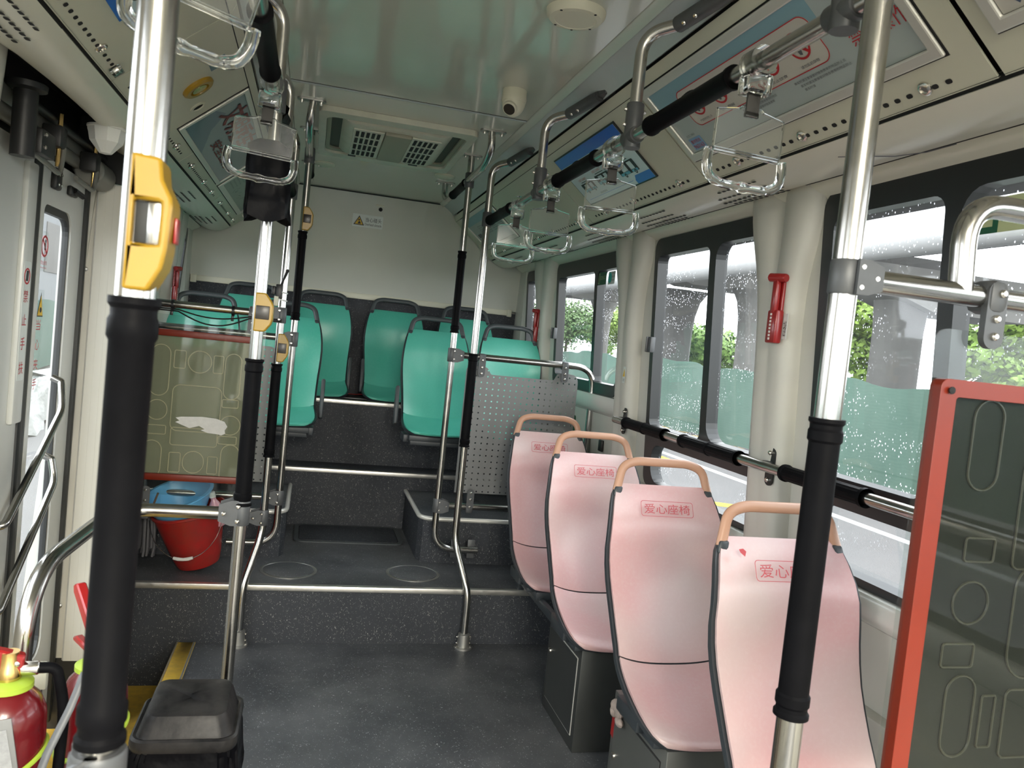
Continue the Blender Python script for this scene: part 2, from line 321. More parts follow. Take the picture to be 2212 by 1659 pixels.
# ------------------------------------------------------------------ mesh helpers
ORG = {}
SPLIT = {'bolts': 'bolt', 'screws': 'screw', 'handle_sockets': 'handle_socket', 'lime_bands': 'lime_band', 'sticker_icons': 'sticker_icon'}
def tag(o, label=None, cat=None, group=None, kind=None):
    if label: o['label'] = label
    if cat: o['category'] = cat
    if group: o['group'] = group
    if kind: o['kind'] = kind
    return o
def thing(name, label, cat, loc=(0, 0, 0), group=None):
    o = bpy.data.objects.new(name, None); COL.objects.link(o); o.location = loc; o.empty_display_size = 0.05
    ORG[o.name] = V(loc)
    return tag(o, label, cat, group)
def struct_root(name, loc=(0, 0, 0)):
    o = bpy.data.objects.new(name, None); COL.objects.link(o); o.location = loc; ORG[o.name] = V(loc)
    o['kind'] = 'structure'
    return o
class B:
    def __init__(s): s.bm = bmesh.new(); s.mi = 0
    def _f(s, vs, idx):
        for f in idx:
            try:
                fc = s.bm.faces.new([vs[i] for i in f]); fc.material_index = s.mi
            except ValueError: pass
    def box(s, x0, x1, y0, y1, z0, z1, bev=0.0, seg=2):
        return s.obox(V(((x0 + x1) / 2, (y0 + y1) / 2, (z0 + z1) / 2)), V((abs(x1 - x0) / 2, 0, 0)), V((0, abs(y1 - y0) / 2, 0)), V((0, 0, abs(z1 - z0) / 2)), bev, seg)
    def obox(s, c, a, b, n, bev=0.0, seg=2):
        c, a, b, n = V(c), V(a), V(b), V(n)
        vs = [s.bm.verts.new(c + i * a + j * b + k * n) for k in (-1, 1) for j in (-1, 1) for i in (-1, 1)]
        idx = [(0, 2, 3, 1), (4, 5, 7, 6), (0, 1, 5, 4), (2, 6, 7, 3), (0, 4, 6, 2), (1, 3, 7, 5)]
        fs = []
        for f in idx:
            fc = s.bm.faces.new([vs[i] for i in f]); fc.material_index = s.mi; fs.append(fc)
        if bev > 0:
            es = set()
            for f in fs:
                for e in f.edges: es.add(e)
            bmesh.ops.bevel(s.bm, geom=list(es), offset=bev, segments=seg, profile=0.5, affect='EDGES')
        return s
    def tube(s, pts, r, n=14, caps=True, closed=False, flat=None):
        pts = [V(p) for p in pts]
        rs = r if isinstance(r, (list, tuple)) else [r] * len(pts)
        N = len(pts)
        tans = []
        for i in range(N):
            a = pts[(i - 1) % N] if (closed or i > 0) else pts[i]
            b = pts[(i + 1) % N] if (closed or i < N - 1) else pts[i]
            t = b - a
            tans.append(t.normalized() if t.length > 1e-9 else V((0, 0, 1)))
        up = V((0, 0, 1)) if abs(tans[0].z) < 0.9 else V((1, 0, 0))
        if flat is not None: up = V(flat[0])
        u = (up - up.dot(tans[0]) * tans[0]).normalized()
        rings = []
        for i in range(N):
            t = tans[i]
            u = (u - u.dot(t) * t)
            if u.length < 1e-6: u = t.orthogonal()
            u.normalize(); v = t.cross(u)
            ku = kv = 1.0
            if flat is not None: ku, kv = flat[1], flat[2]
            rings.append([s.bm.verts.new(pts[i] + rs[i] * (ku * math.cos(2 * PI * k / n) * u + kv * math.sin(2 * PI * k / n) * v)) for k in range(n)])
        R = N if closed else N - 1
        for i in range(R):
            A, Bq = rings[i], rings[(i + 1) % N]
            for k in range(n):
                fc = s.bm.faces.new((A[k], A[(k + 1) % n], Bq[(k + 1) % n], Bq[k])); fc.material_index = s.mi
        if caps and not closed:
            f = s.bm.faces.new(rings[0][::-1]); f.material_index = s.mi
            f = s.bm.faces.new(rings[-1]); f.material_index = s.mi
        return s
    def lathe(s, prof, o, ax=(0, 0, 1), n=28, cap=True, sx=1.0, ref=None):
        o, ax = V(o), V(ax).normalized()
        u = V(ref) if ref else ax.orthogonal()
        u = (u - u.dot(ax) * ax).normalized(); v = ax.cross(u)
        rings = [[s.bm.verts.new(o + ax * h + r * (sx * math.cos(2 * PI * k / n) * u + math.sin(2 * PI * k / n) * v)) for k in range(n)] for r, h in prof]
        for A, Bq in zip(rings, rings[1:]):
            for k in range(n):
                fc = s.bm.faces.new((A[k], A[(k + 1) % n], Bq[(k + 1) % n], Bq[k])); fc.material_index = s.mi
        if cap:
            if prof[0][0] > 1e-5: s.bm.faces.new(rings[0][::-1]).material_index = s.mi
            if prof[-1][0] > 1e-5: s.bm.faces.new(rings[-1]).material_index = s.mi
        return s
    def grid(s, P, thick=0.0, closed_u=False):
        # P[j][i] points
        vs = [[s.bm.verts.new(V(p)) for p in row] for row in P]
        nj, ni = len(P), len(P[0]); fs = []
        for j in range(nj - 1):
            for i in range(ni - (0 if closed_u else 1)):
                f = s.bm.faces.new((vs[j][i], vs[j][(i + 1) % ni], vs[j + 1][(i + 1) % ni], vs[j + 1][i])); f.material_index = s.mi; fs.append(f)
        if thick:
            bmesh.ops.recalc_face_normals(s.bm, faces=fs)
            bmesh.ops.solidify(s.bm, geom=fs, thickness=thick)
        return s
    def sheet(s, rows, d):
        # solid sheet: the given surface and the same surface shifted by d, closed all round
        d = V(d); nj, ni = len(rows), len(rows[0])
        A = [[s.bm.verts.new(V(p)) for p in r] for r in rows]; C = [[s.bm.verts.new(V(p) + d) for p in r] for r in rows]
        F = lambda q: setattr(s.bm.faces.new(q), 'material_index', s.mi)
        for j in range(nj - 1):
            for i in range(ni - 1):
                F((A[j][i], A[j][i + 1], A[j + 1][i + 1], A[j + 1][i])); F((C[j][i], C[j + 1][i], C[j + 1][i + 1], C[j][i + 1]))
            F((A[j][0], A[j + 1][0], C[j + 1][0], C[j][0])); F((A[j][-1], C[j][-1], C[j + 1][-1], A[j + 1][-1]))
        for i in range(ni - 1):
            F((A[0][i], C[0][i], C[0][i + 1], A[0][i + 1])); F((A[-1][i], A[-1][i + 1], C[-1][i + 1], C[-1][i]))
        return s
    def poly(s, outer, holes, o, u, v, depth, both=True):
        """polygon (2-D, with holes) in the frame o,u,v extruded by depth along u x v"""
        o, u, v = V(o), V(u).normalized(), V(v).normalized(); n = u.cross(v)
        tb = bmesh.new()
        es = []
        for loop in [outer] + list(holes):
            vs = [tb.verts.new(V((p[0], p[1], 0))) for p in loop]
            for i in range(len(vs)): es.append(tb.edges.new((vs[i], vs[(i + 1) % len(vs)])))
        if holes:
            bmesh.ops.triangle_fill(tb, edges=es, use_beauty=True, use_dissolve=False)
        else:
            tb.faces.new(list(tb.verts))
        if abs(depth) > 0:
            r = bmesh.ops.extrude_face_region(tb, geom=list(tb.faces))
            for q in r['geom']:
                if isinstance(q, bmesh.types.BMVert): q.co.z += depth
        tb.verts.index_update()
        mp = {q: s.bm.verts.new(o + u * q.co.x + v * q.co.y + n * q.co.z) for q in tb.verts}
        for f in tb.faces:
            try: s.bm.faces.new([mp[q] for q in f.verts]).material_index = s.mi
            except ValueError: pass
        tb.free()
        return s
    def ball(s, c, rx, ry=None, rz=None, n=16, m=10, zmin=-1, zmax=1):
        ry = rx if ry is None else ry; rz = rx if rz is None else rz; c = V(c)
        rows = []
        a0, a1 = math.asin(max(-1, zmin)), math.asin(min(1, zmax))
        for j in range(m + 1):
            a = a0 + (a1 - a0) * j / m
            rows.append([c + V((rx * math.cos(a) * math.cos(2 * PI * i / n), ry * math.cos(a) * math.sin(2 * PI * i / n), rz * math.sin(a))) for i in range(n)])
        return s.grid(rows, closed_u=True)
    def build(s, name, mat, parent=None, label=None, kind=None, smooth=35, recalc=True, org=None):
        bm = s.bm
        bmesh.ops.remove_doubles(bm, verts=bm.verts, dist=1e-6)
        if name in SPLIT:                       # one object for each loose piece
            seen = set(); last = None; bm.verts.index_update()
            for v0 in bm.verts:
                if v0.index in seen: continue
                isl = []; st = [v0]; seen.add(v0.index)
                while st:
                    q = st.pop(); isl.append(q)
                    for e in q.link_edges:
                        w_ = e.other_vert(q)
                        if w_.index not in seen: seen.add(w_.index); st.append(w_)
                nb = B(); mp = {q: nb.bm.verts.new(q.co) for q in isl}
                for f in {f for q in isl for f in q.link_faces}: nb.bm.faces.new([mp[q] for q in f.verts]).material_index = f.material_index
                last = nb.build(SPLIT[name], mat, parent, label, kind, smooth, recalc, org)
            bm.free(); return last
        if recalc: bmesh.ops.recalc_face_normals(bm, faces=bm.faces)
        og = V(org) if org is not None else (ORG[parent.name] if parent is not None else V((0, 0, 0)))
        me = bpy.data.meshes.new(name)
        for vv in bm.verts: vv.co -= og
        bm.to_mesh(me); bm.free()
        for mt in (mat if isinstance(mat, (list, tuple)) else [mat]): me.materials.append(M[mt] if isinstance(mt, str) else mt)
        if smooth:
            for p in me.polygons: p.use_smooth = True
            me.set_sharp_from_angle(angle=math.radians(smooth))
        o = bpy.data.objects.new(name, me); COL.objects.link(o)
        if parent is not None: o.parent = parent; ORG[o.name] = og
        else: o.location = og; ORG[o.name] = og
        if label: o['label'] = label
        if kind: o['kind'] = kind
        return o
def copy_tree(o, delta, label=None, parent=None):
    c = o.copy(); COL.objects.link(c)
    if parent is None:
        c.location = V(o.location) + V(delta)
        if label: c['label'] = label
    else: c.parent = parent
    ORG[c.name] = ORG[o.name] + V(delta)
    for ch in list(o.children): copy_tree(ch, delta, None, c)
    return c
def fillet(pts, r, n=6):
    pts = [V(p) for p in pts]; out = [pts[0]]
    for i in range(1, len(pts) - 1):
        a, b, c = pts[i - 1], pts[i], pts[i + 1]
        rr = r[i - 1] if isinstance(r, (list, tuple)) else r
        u = (a - b); w_ = (c - b)
        d = min(rr, u.length * 0.49, w_.length * 0.49)
        p0 = b + u.normalized() * d; p1 = b + w_.normalized() * d
        for k in range(n + 1):
            t = k / n
            out.append((1 - t) ** 2 * p0 + 2 * t * (1 - t) * b + t * t * p1)
    out.append(pts[-1])
    return out
def rrect(x0, x1, y0, y1, r, n=5, rr=None):
    rr = rr or (r, r, r, r)      # bl, br, tr, tl
    out = []
    for (cx, cy, q, a0) in ((x0, y0, rr[0], PI), (x1, y0, rr[1], 1.5 * PI), (x1, y1, rr[2], 0), (x0, y1, rr[3], PI / 2)):
        sx = 1 if cx == x0 else -1; sy = 1 if cy == y0 else -1
        ox, oy = cx + sx * q, cy + sy * q
        for k in range(n + 1):
            a = a0 + PI / 2 * k / n
            out.append((ox + q * math.cos(a), oy + q * math.sin(a)))
    return out
def circ(cx, cy, r, n=20, ry=None):
    ry = r if ry is None else ry
    return [(cx + r * math.cos(2 * PI * k / n), cy + ry * math.sin(2 * PI * k / n)) for k in range(n)]
def text_into(b, s, o, u, v, size, w=None, thick=0.0006, vertical=False, spacing=1.0, weight=0.0):
    """write s with Blender's own font into builder b: o = lower left corner, u right, v up; w = fit this width"""
    o, u, v = V(o), V(u).normalized(), V(v).normalized(); n = u.cross(v)
    cu = bpy.data.curves.new('t', 'FONT')
    cu.body = '\n'.join(s) if vertical else s
    cu.size = 1.0; cu.space_character = spacing; cu.resolution_u = 3
    if weight: cu.offset = weight
    if vertical: cu.align_x = 'CENTER'; cu.space_line = spacing
    ob = bpy.data.objects.new('t', cu); COL.objects.link(ob)
    me = bpy.data.meshes.new_from_object(ob.evaluated_get(bpy.context.evaluated_depsgraph_get()))
    COL.objects.unlink(ob); bpy.data.objects.remove(ob)
    if len(me.vertices) == 0: return
    xs = [q.co.x for q in me.vertices]; ys = [q.co.y for q in me.vertices]
    x0, x1, y0, y1 = min(xs), max(xs), min(ys), max(ys)
    ky = size / (y1 - y0); kx = (w / (x1 - x0)) if w else ky
    vs = [b.bm.verts.new(o + u * ((q.co.x - x0) * kx) + v * ((q.co.y - y0) * ky) + n * thick) for q in me.vertices]
    for p in me.polygons:
        try: b.bm.faces.new([vs[i] for i in p.vertices]).material_index = b.mi
        except ValueError: pass
    bpy.data.meshes.remove(me); bpy.data.curves.remove(cu)
def struct(name, b, mat, **k):
    o = b.build(name, mat, **k); o['kind'] = 'structure'; return o
TR = 0.0172   # tube radius
def bolt(b, c, n, r=0.006, h=0.006):
    b.lathe([(r, 0), (r, h * 0.6), (r * 0.6, h), (0.0001, h * 1.05)], c, n, n=10)
# ================================================================== the bus shell
Y0, Y1 = -5.0, 5.75
SL = 0.06
def wx(z, side=1):            # inner face of the side walls leans outward towards the sill
    x = 1.47 + (1.95 - z) * SL
    return x if side > 0 else mx(x)
def wall_frame(side):
    if side > 0: return V((1.47, 0, 1.95)), V((0, 1, 0)), V((-SL, 0, 1)), 1
    return V((mx(1.47), 0, 1.95)), V((0, 1, 0)), V((SL, 0, 1)), -1
KZ = math.sqrt(1 + SL * SL)
def wz(z): return (z - 1.95) * KZ
# windows: (y0, y1, z0, z1)
WR = {1: (3.70, 4.78, 1.285, 2.03), 2: (2.28, 3.31, 0.93, 2.036), 3: (1.10, 2.10, 0.93, 2.05), 4: (-0.30, 0.86, 0.93, 2.05),
      5: (-1.75, -0.55, 0.93, 2.05), 6: (-3.3, -2.0, 0.93, 2.05), 7: (5.19, 5.50, 1.30, 2.03)}
WL = {8: (3.75, 4.75, 1.285, 2.03), 9: (5.19, 5.50, 1.30, 2.03), 10: (0.75, 2.0, 0.93, 2.05), 11: (-1.1, 0.4, 0.93, 2.05), 12: (-3.6, -1.5, 0.3, 2.05)}
DOOR = (2.24, 3.335, -0.20, 2.28)
for side, W, nm in ((1, WR, 'wall_right'), (-1, WL, 'wall_left')):
    o, u, v, s = wall_frame(side)
    holes = [rrect(y0 + .002, y1 - .002, wz(z0 + .002), wz(z1 - .002), 0.05) for (y0, y1, z0, z1) in W.values()]
    b = B()
    if side < 0:
        out = [(Y0, wz(-.2)), (DOOR[0], wz(-.2)), (DOOR[0], wz(DOOR[3])), (DOOR[1], wz(DOOR[3])), (DOOR[1], wz(-.2)), (Y1 + .1, wz(-.2)), (Y1 + .1, wz(2.6)), (Y0, wz(2.6))]
    else: out = [(Y0, wz(-.05)), (Y1 + .1, wz(-.05)), (Y1 + .1, wz(2.6)), (Y0, wz(2.6))]
    b.poly(out, holes, o, u, v, 0.055 * s)
    struct(nm, b, 'pillar', smooth=0)
def make_window(n, side, W, panes, latch=None, split=True):
    y0, y1, z0, z1 = W
    o, u, v, s = wall_frame(side)
    root = struct_root('window_%d' % n, (wx((z0 + z1) / 2, side), (y0 + y1) / 2, (z0 + z1) / 2))
    b = B(); b.poly(rrect(y0, y1, wz(z0), wz(z1), 0.05), [rrect(p[0], p[1], wz(p[2]), wz(p[3]), p[4], rr=p[5] if len(p) > 5 else None) for p in panes], o - V((0.006 * s, 0, 0)), u, v, 0.05 * s)
    b.build('window_frame', 'frame', root, smooth=0)
    for k, p in enumerate(panes):
        b = B(); q = 0.008
        b.poly(rrect(p[0] - q, p[1] + q, wz(p[2] - q), wz(p[3] + q), p[4]), [], o + V((0.034 * s + .004 * (k % 2), 0, 0)), u, v, 0.0)
        b.build('pane', 'glass', root, smooth=0, recalc=False)
    if latch:
        y, z = latch; b = B(); x = wx(z, side) - .012 * s
        b.box(x - .014, x + .010, y - .012, y + .035, z - .035, z + .035, .004)
        b.box(x - .022, x - .010, y + .016, y + .026, z - .035, z + .035, .003)
        b.build('latch', 'clamp', root)
    return root
w1 = make_window(1, 1, WR[1], [(3.66 + .05, 4.04, 1.345, 1.945, .03), (4.085, 4.735, 1.345, 1.945, .03)], (4.745, 1.60))
w2 = make_window(2, 1, WR[2], [(2.33, 2.75, 1.205, 1.965, .03, (.02, .07, .06, .02)), (2.80, 3.275, 1.20, 1.96, .03), (2.33, 3.235, .955, 1.125, .07)], (3.275, 1.565))
w3 = make_window(3, 1, WR[3], [(1.14, 1.575, 1.215, 1.98, .03, (.02, .03, .07, .02)), (1.625, 2.05, 1.215, 1.975, .04), (1.14, 2.04, .955, 1.13, .05)])
for n in (4, 5, 6):
    y0, y1, z0, z1 = WR[n]; make_window(n, 1, WR[n], [(y0 + .05, (y0 + y1) / 2 - .02, 1.21, 1.98, .03), ((y0 + y1) / 2 + .02, y1 - .05, 1.21, 1.98, .03), (y0 + .05, y1 - .05, .96, 1.13, .05)])
make_window(7, 1, WR[7], [(5.225, 5.46, 1.34, 1.96, .02)])
make_window(8, -1, WL[8], [(3.8, 4.21, 1.345, 1.945, .03), (4.25, 4.70, 1.345, 1.945, .03)])
make_window(9, -1, WL[9], [(5.225, 5.46, 1.34, 1.96, .02)])
for n in (10, 11): 
    y0, y1, z0, z1 = WL[n]; make_window(n, -1, WL[n], [(y0 + .05, y1 - .05, 1.21, 1.98, .03), (y0 + .05, y1 - .05, .96, 1.13, .05)])
make_window(12, -1, WL[12], [(-3.55, -2.57, .4, 1.98, .05), (-2.53, -1.55, .4, 1.98, .05)])

# moulded pillars between the windows
def pillar(name, side, yc, hw_top, zbot=0.28, hw=0.095):
    zs = [2.10, 2.05, 2.0, 1.95, 1.90, 1.85, 1.80, 1.74, 1.66, 1.55, 1.3, 1.0, 0.7, zbot]
    f = {2.10: 1, 2.05: .985, 2.0: .93, 1.95: .80, 1.90: .60, 1.85: .40, 1.80: .24, 1.74: .12, 1.66: .03}
    g = {2.10: 1, 2.05: 1, 2.0: .95, 1.95: .85, 1.90: .7, 1.85: .52, 1.80: .35, 1.74: .2, 1.66: .06}
    rows = []
    for z in zs:
        h = hw + (hw_top - hw) * f.get(z, 0); gg = g.get(z, 0); row = []
        for t, d in ((-1, -.01), (-1, .015), (-.97, .035), (-.86, .052), (-.6, .060), (-.30, .060 - .004 * gg), (-.10, .058 - .020 * gg), (0, .057 - .040 * gg), (.10, .058 - .020 * gg), (.30, .060 - .004 * gg), (.6, .060), (.86, .052), (.97, .035), (1, .015), (1, -.01)):
            row.append((wx(z, side) - side * d, yc + t * h, z))
        rows.append(row)
    b = B(); b.grid(rows)
    return struct(name, b, 'pillar', smooth=50)
pillar('pillar_right_rear', 1, 4.98, 0.20)
pillar('pillar_right_middle', 1, 3.515, 0.19)
pillar('pillar_right_front', 1, 2.275, 0.18)
pillar('pillar_right_near', 1, 0.98, 0.16)
pillar('pillar_left_rear', -1, 4.98, 0.20)
pillar('pillar_left_near', -1, 2.12, 0.12)
for side, nm in ((1, 'pillar_right_corner'), (-1, 'pillar_left_corner')):
    b = B(); x = wx(1.7, side)
    b.poly([(0, 5.50), (.02 , 5.48), (.055, 5.53), (.05, 5.76), (0, 5.78)], [], (x + .03 * side, 0, .9), (-side, 0, 0), (0, 1, 0), 1.2 * (-side))
    struct(nm, b, 'pillar', smooth=30)
# sills and lower wall trim
for side in (1, -1):
    nm = 'right' if side > 0 else 'left'
    b = B()
    def sill(ya, yb, zt, zb):
        pr = [(-.03, zt), (-.038, zt - .012), (-.040, zt - .05), (-.030, zb + .012), (-.012, zb), (.01, zb)]
        b.grid([[(wx(z, side) + side * dx, y, z) for dx, z in [(0.01, zt + .002)] + pr] for y in (ya, yb)])
    if side > 0: sill(3.60, 5.5, 1.283, 1.185); sill(0.2, 3.44, .93, .845)
    else: sill(3.45, 5.5, 1.283, 1.185)
    struct('trim_%d' % (1 if side > 0 else 2), b, 'sill', smooth=40)
    b = B()
    b.box(wx(.5, side) - side * .05, wx(.5, side) - side * .002, -4.9 if side > 0 else 3.4, 5.7, .0, .62 if side > 0 else .9, .005)
    struct('baseboard_%s' % nm, b, 'pillar')

# ------------------------------------------------------------------ ceiling and side coves
def strip(name, pts, mat, side, y0=Y0, y1=Y1 - .08, th=0.004, step=1.2, smooth=60):
    n = max(1, int((y1 - y0) / step)); rows = []
    for i in range(n + 1):
        y = y0 + (y1 - y0) * i / n
        rows.append([((x if side > 0 else mx(x)), y, z) for x, z in pts])
    b = B(); b.sheet(rows, (side * th * .7, 0, th * .7))
    return struct(name, b, mat, smooth=smooth)
b = B(); b.box(mx(.80), .80, Y0, 3.288, 2.45, 2.47); struct('ceiling', b, 'ceil', smooth=0)
b = B(); b.box(mx(.80), .80, 3.302, 5.66, 2.45, 2.47); struct('ceiling_rear', b, 'ceil', smooth=0)
b = B(); b.box(mx(.80), .80, 3.286, 3.304, 2.447, 2.456); b.mi = 1; b.box(mx(.80), .80, 3.284, 3.289, 2.4485, 2.452); struct('trim_3', b, ['cove', 'seam'], smooth=0)
b = B(); b.box(-1.1, 1.7, Y0, 6.0, 2.60, 2.66); struct('roof', b, 'panel', smooth=0)
PANEL = [(0.926, 2.345), (1.218, 2.10)]
def lowprof(): return [(1.226, 2.094), (1.25, 2.078), (1.285, 2.062), (1.325, 2.055), (1.37, 2.060), (1.41, 2.076)]
n_ = 4
for side in (1, -1):
    nm = 'right' if side > 0 else 'left'
    strip('ceiling_edge_' + nm, [(.80, 2.46), (.803, 2.446), (.822, 2.437), (.828, 2.43)], 'alupale', side)
    strip('cove_laminate_' + nm, [(.815, 2.445), (.835, 2.437), (.865, 2.418), (.892, 2.398), (.908, 2.382), (.915, 2.385)], 'cove', side, step=.35)
    strip('trim_%d' % n_, [(.900, 2.412), (.935, 2.40), (.945, 2.34), (.93, 2.338)], 'seam', side); n_ += 1
    segs = [(-5, -3.35), (-3.34, -2.21), (-2.2, -1.08), (-1.07, .11), (.12, 1.245), (1.26, 2.393), (2.40, 3.493), (3.50, 4.565), (4.572, Y1 - .07)]
    for k, (a, c) in enumerate(segs):
        sg = struct_root('trim_%d' % n_, (1.07 if side > 0 else mx(1.07), (a + c) / 2, 2.2)); n_ += 1
        b = B(); pp = [(PANEL[0][0] - .012, PANEL[0][1] + .028), PANEL[0], PANEL[1], (PANEL[1][0] + .004, PANEL[1][1] + .012)]
        b.sheet([[((x if side > 0 else mx(x)), y, z) for x, z in pp] for y in (a, c)], (side * .003, 0, .003))
        b.build('flap_panel', 'panel', sg, smooth=40)
        # punched slots along the lower edge of the flap
        b = B(); d = V((PANEL[1][0] - PANEL[0][0], 0, PANEL[1][1] - PANEL[0][1])).normalized()
        nrm = V((d.z, 0, -d.x));
        if nrm.z > 0: nrm = -nrm
        yy = a + .10
        while yy < c - .08 and a > -1.2:
            px = PANEL[1][0] - d.x * .030; pz = PANEL[1][1] - d.z * .030
            oo = V((px, yy, pz)) + nrm * .0008; uu = V((0, 1, 0)); dd = d.copy()
            if side < 0: oo.x = mx(oo.x); dd.x = -dd.x
            b.poly(rrect(-.0085, .0085, -.0055, .0055, .005, n=3), [], oo, uu, dd, 0.0)
            yy += .036
        if len(b.bm.faces): b.build('vent_slots', 'seam', sg, smooth=0, recalc=False)
        # barrel locks
        for ly in ((a + .16, c - .22, (a + c) / 2 + .02) if a > 0 else ()):
            px = PANEL[1][0] - d.x * .034; pz = PANEL[1][1] - d.z * .034
            nn = nrm.copy(); oo = V((px, ly, pz))
            if side < 0: oo.x = mx(oo.x); nn.x = -nn.x
            b = B(); b.lathe([(.017, 0), (.0165, .004), (.013, .007), (.010, .0075), (.0095, .004), (.0001, .004)], oo, nn, n=20)
            b.build('barrel_lock', 'bolt', sg)
    strip('trim_%d' % n_, [(1.214, 2.101), (1.222, 2.112), (1.230, 2.095)], 'seam', side); n_ += 1
    strip('trim_%d' % n_, [(1.406, 2.0775), (1.409, 2.0735), (1.414, 2.0745)], 'seam', side, y0=(Y0 if side > 0 else 3.36)); n_ += 1
    if side > 0:
        strip('cove_lower_right', lowprof(), 'lower', side, step=.5)
        strip('window_head_right', [(1.408, 2.080), (1.420, 2.064), (1.432, 2.052), (1.455, 2.045), (1.470, 2.030), (1.49, 2.03)], 'lower', side)
    else:
        strip('cove_lower_left', lowprof(), 'lower', side, y0=3.34, step=.5)
        strip('cove_lower_left_front', lowprof(), 'lower', side, y1=2.0, step=.5)
        b = B(); rows = []
        for i in range(9):
            y = 2.0 + 1.34 * i / 8; t = math.sin(PI * i / 8) ** .5
            q = [(1.226, 2.094), (1.25, 2.078), (1.285, 2.064), (1.325 - .0 * t, 2.058), (1.37 - .03 * t, 2.060 + .0 * t), (1.41 - .065 * t, 2.076 - .012 * t)]
            rows.append([(mx(x), y, z) for x, z in q])
        b.sheet(rows, (-.002, 0, .004)); struct('cove_lower_left_door', b, 'lower', smooth=60)
        strip('window_head_left', [(1.408, 2.080), (1.420, 2.064), (1.455, 2.045), (1.47, 2.03), (1.49, 2.03)], 'lower', side, y0=3.34)
        strip('window_head_left_front', [(1.408, 2.080), (1.420, 2.064), (1.455, 2.045), (1.47, 2.03), (1.49, 2.03)], 'lower', side, y1=2.2)
# speaker-like perforated patches in the lower cove
def perf_patch(yc, side, name='speaker_grille', label=''):
    t = thing(name, label, 'speaker grille', ((1.33 if side > 0 else mx(1.33)), yc, 2.06))
    b = B()
    for i in range(12):
        for j in range(5):
            if abs(i - 5.5) + abs(j - 2) * 1.3 > 6.6: continue
            xx = 1.262 + j * .030; pr = lowprof()
            for (xa, za), (xb, zb) in zip(pr, pr[1:]):
                if xa <= xx <= xb: zz = za + (zb - za) * (xx - xa) / (xb - xa)
            y = yc + (i - 5.5) * .030 + (j % 2) * .015
            b.poly(rrect(-.0105, .0105, -.0055, .0055, .005, n=2), [], ((xx if side > 0 else mx(xx)), y, zz - .0022), (0, 1, 0), (side, 0, 0), 0)
    b.build('perforation', 'seam', t, smooth=0, recalc=False)
    b = B(); b.lathe([(.010, 0), (.008, .003), (.0001, .004)], ((1.325 if side > 0 else mx(1.325)), yc, 2.0555), (0, 0, -1), n=12); b.build('screw', 'bolt', t)
perf_patch(2.29, 1, label='perforated speaker patch in the cream moulding, right above the foremost red hammer')
perf_patch(2.93, 1, label='perforated patch in the cream moulding above the large rain-spotted window')
perf_patch(3.60, 1, label='perforated patch above the pillar between the two right windows')
perf_patch(4.30, 1, label='perforated patch above the rearmost right window, before the last one')
perf_patch(5.05, 1, label='rearmost perforated patch on the right, above the small corner window')
perf_patch(4.2, -1, label='perforated patch on the left moulding, nearer of two by the back posters')
perf_patch(5.1, -1, label='rearmost perforated patch on the left, by the rear wall')
perf_patch(1.84, -1, label='perforated patch at the picture\'s left edge above the door')

# front end of the bus, behind the photographer
b = B(); b.poly([(-.95, -.2), (1.6, -.2), (1.6, 2.6), (-.95, 2.6)], [rrect(-.70, 1.33, 1.0, 2.25, .08)], (0, Y0, 0), (1, 0, 0), (0, 0, 1), .05); struct('wall_front', b, 'pillar', smooth=0)
# ------------------------------------------------------------------ rear wall
b = B(); b.grid([[(x, 5.66, 2.46), (x, 5.745, 1.745)] for x in (XL - .1, XR + .1)], thick=.01); struct('wall_rear', b, 'rear', smooth=0)
b = B(); b.box(XL - .1, XR + .1, 5.75, 5.78, .2, 1.73); struct('wall_rear_lower', b, 'riser', smooth=0)
b = B(); b.box(XL + .05, XR - .05, 5.735, 5.752, 1.712, 1.752, .004); b.box(1.395, 1.43, 5.728, 5.75, 1.705, 1.758, .004); b.box(-.83, -.79, 5.728, 5.75, 1.70, 1.755, .004); struct('trim_60', b, 'cream')
b = B(); b.box(mx(.86), .86, 5.655, 5.665, 2.443, 2.449, .001); struct('trim_61', b, 'seam')
b = B(); b.box(-.95, 1.6, 5.80, 6.0, -.2, 2.6); struct('wall_rear_outer', b, 'rear', smooth=0)

# ------------------------------------------------------------------ floors and steps
b = B()
b.poly([(-.42, 1.2), (-.42, 3.735), (1.56, 3.735), (1.56, Y0), (-.95, Y0), (-.95, 1.2)][::-1], [], (0, 0, -.05), (1, 0, 0), (0, 1, 0), .05)
struct('floor', b, 'floor', smooth=0)
b = B(); b.box(-.95, -.42, 1.2, 3.735, -.25, -.20); struct('floor_step_well', b, 'stepyellow', smooth=0)
b = B(); b.box(-.435, -.42, 1.2, 3.735, -.20, -.004); b.box(-.95, -.42, 1.19, 1.205, -.2, -.004); struct('wall_step_well', b, 'riser', smooth=0)
b = B(); b.box(-.462, -.398, 1.2, 3.72, -.004, .006, .002); b.mi = 1; b.box(-.470, -.462, 1.2, 3.72, -.02, .008, .001); b.box(-.400, -.388, 1.2, 3.72, -.002, .008, .002); struct('trim_62', b, ['stepyellow', 'alu'])
b = B(); b.box(-.95, 1.56, 3.73, 3.76, -.25, .262); struct('wall_first_step', b, 'riser', smooth=0)
b = B(); b.box(-.95, 1.56, 3.73, 5.0, .255, .273); struct('floor_first_step', b, 'floor', smooth=0)
def nosing(b, x0, x1, y, z): b.box(x0, x1, y - .006, y + .028, z - .022, z + .006, .006, 2)
b = B(); nosing(b, -.86, 1.5, 3.727, .271); struct('trim_63', b, 'alu')
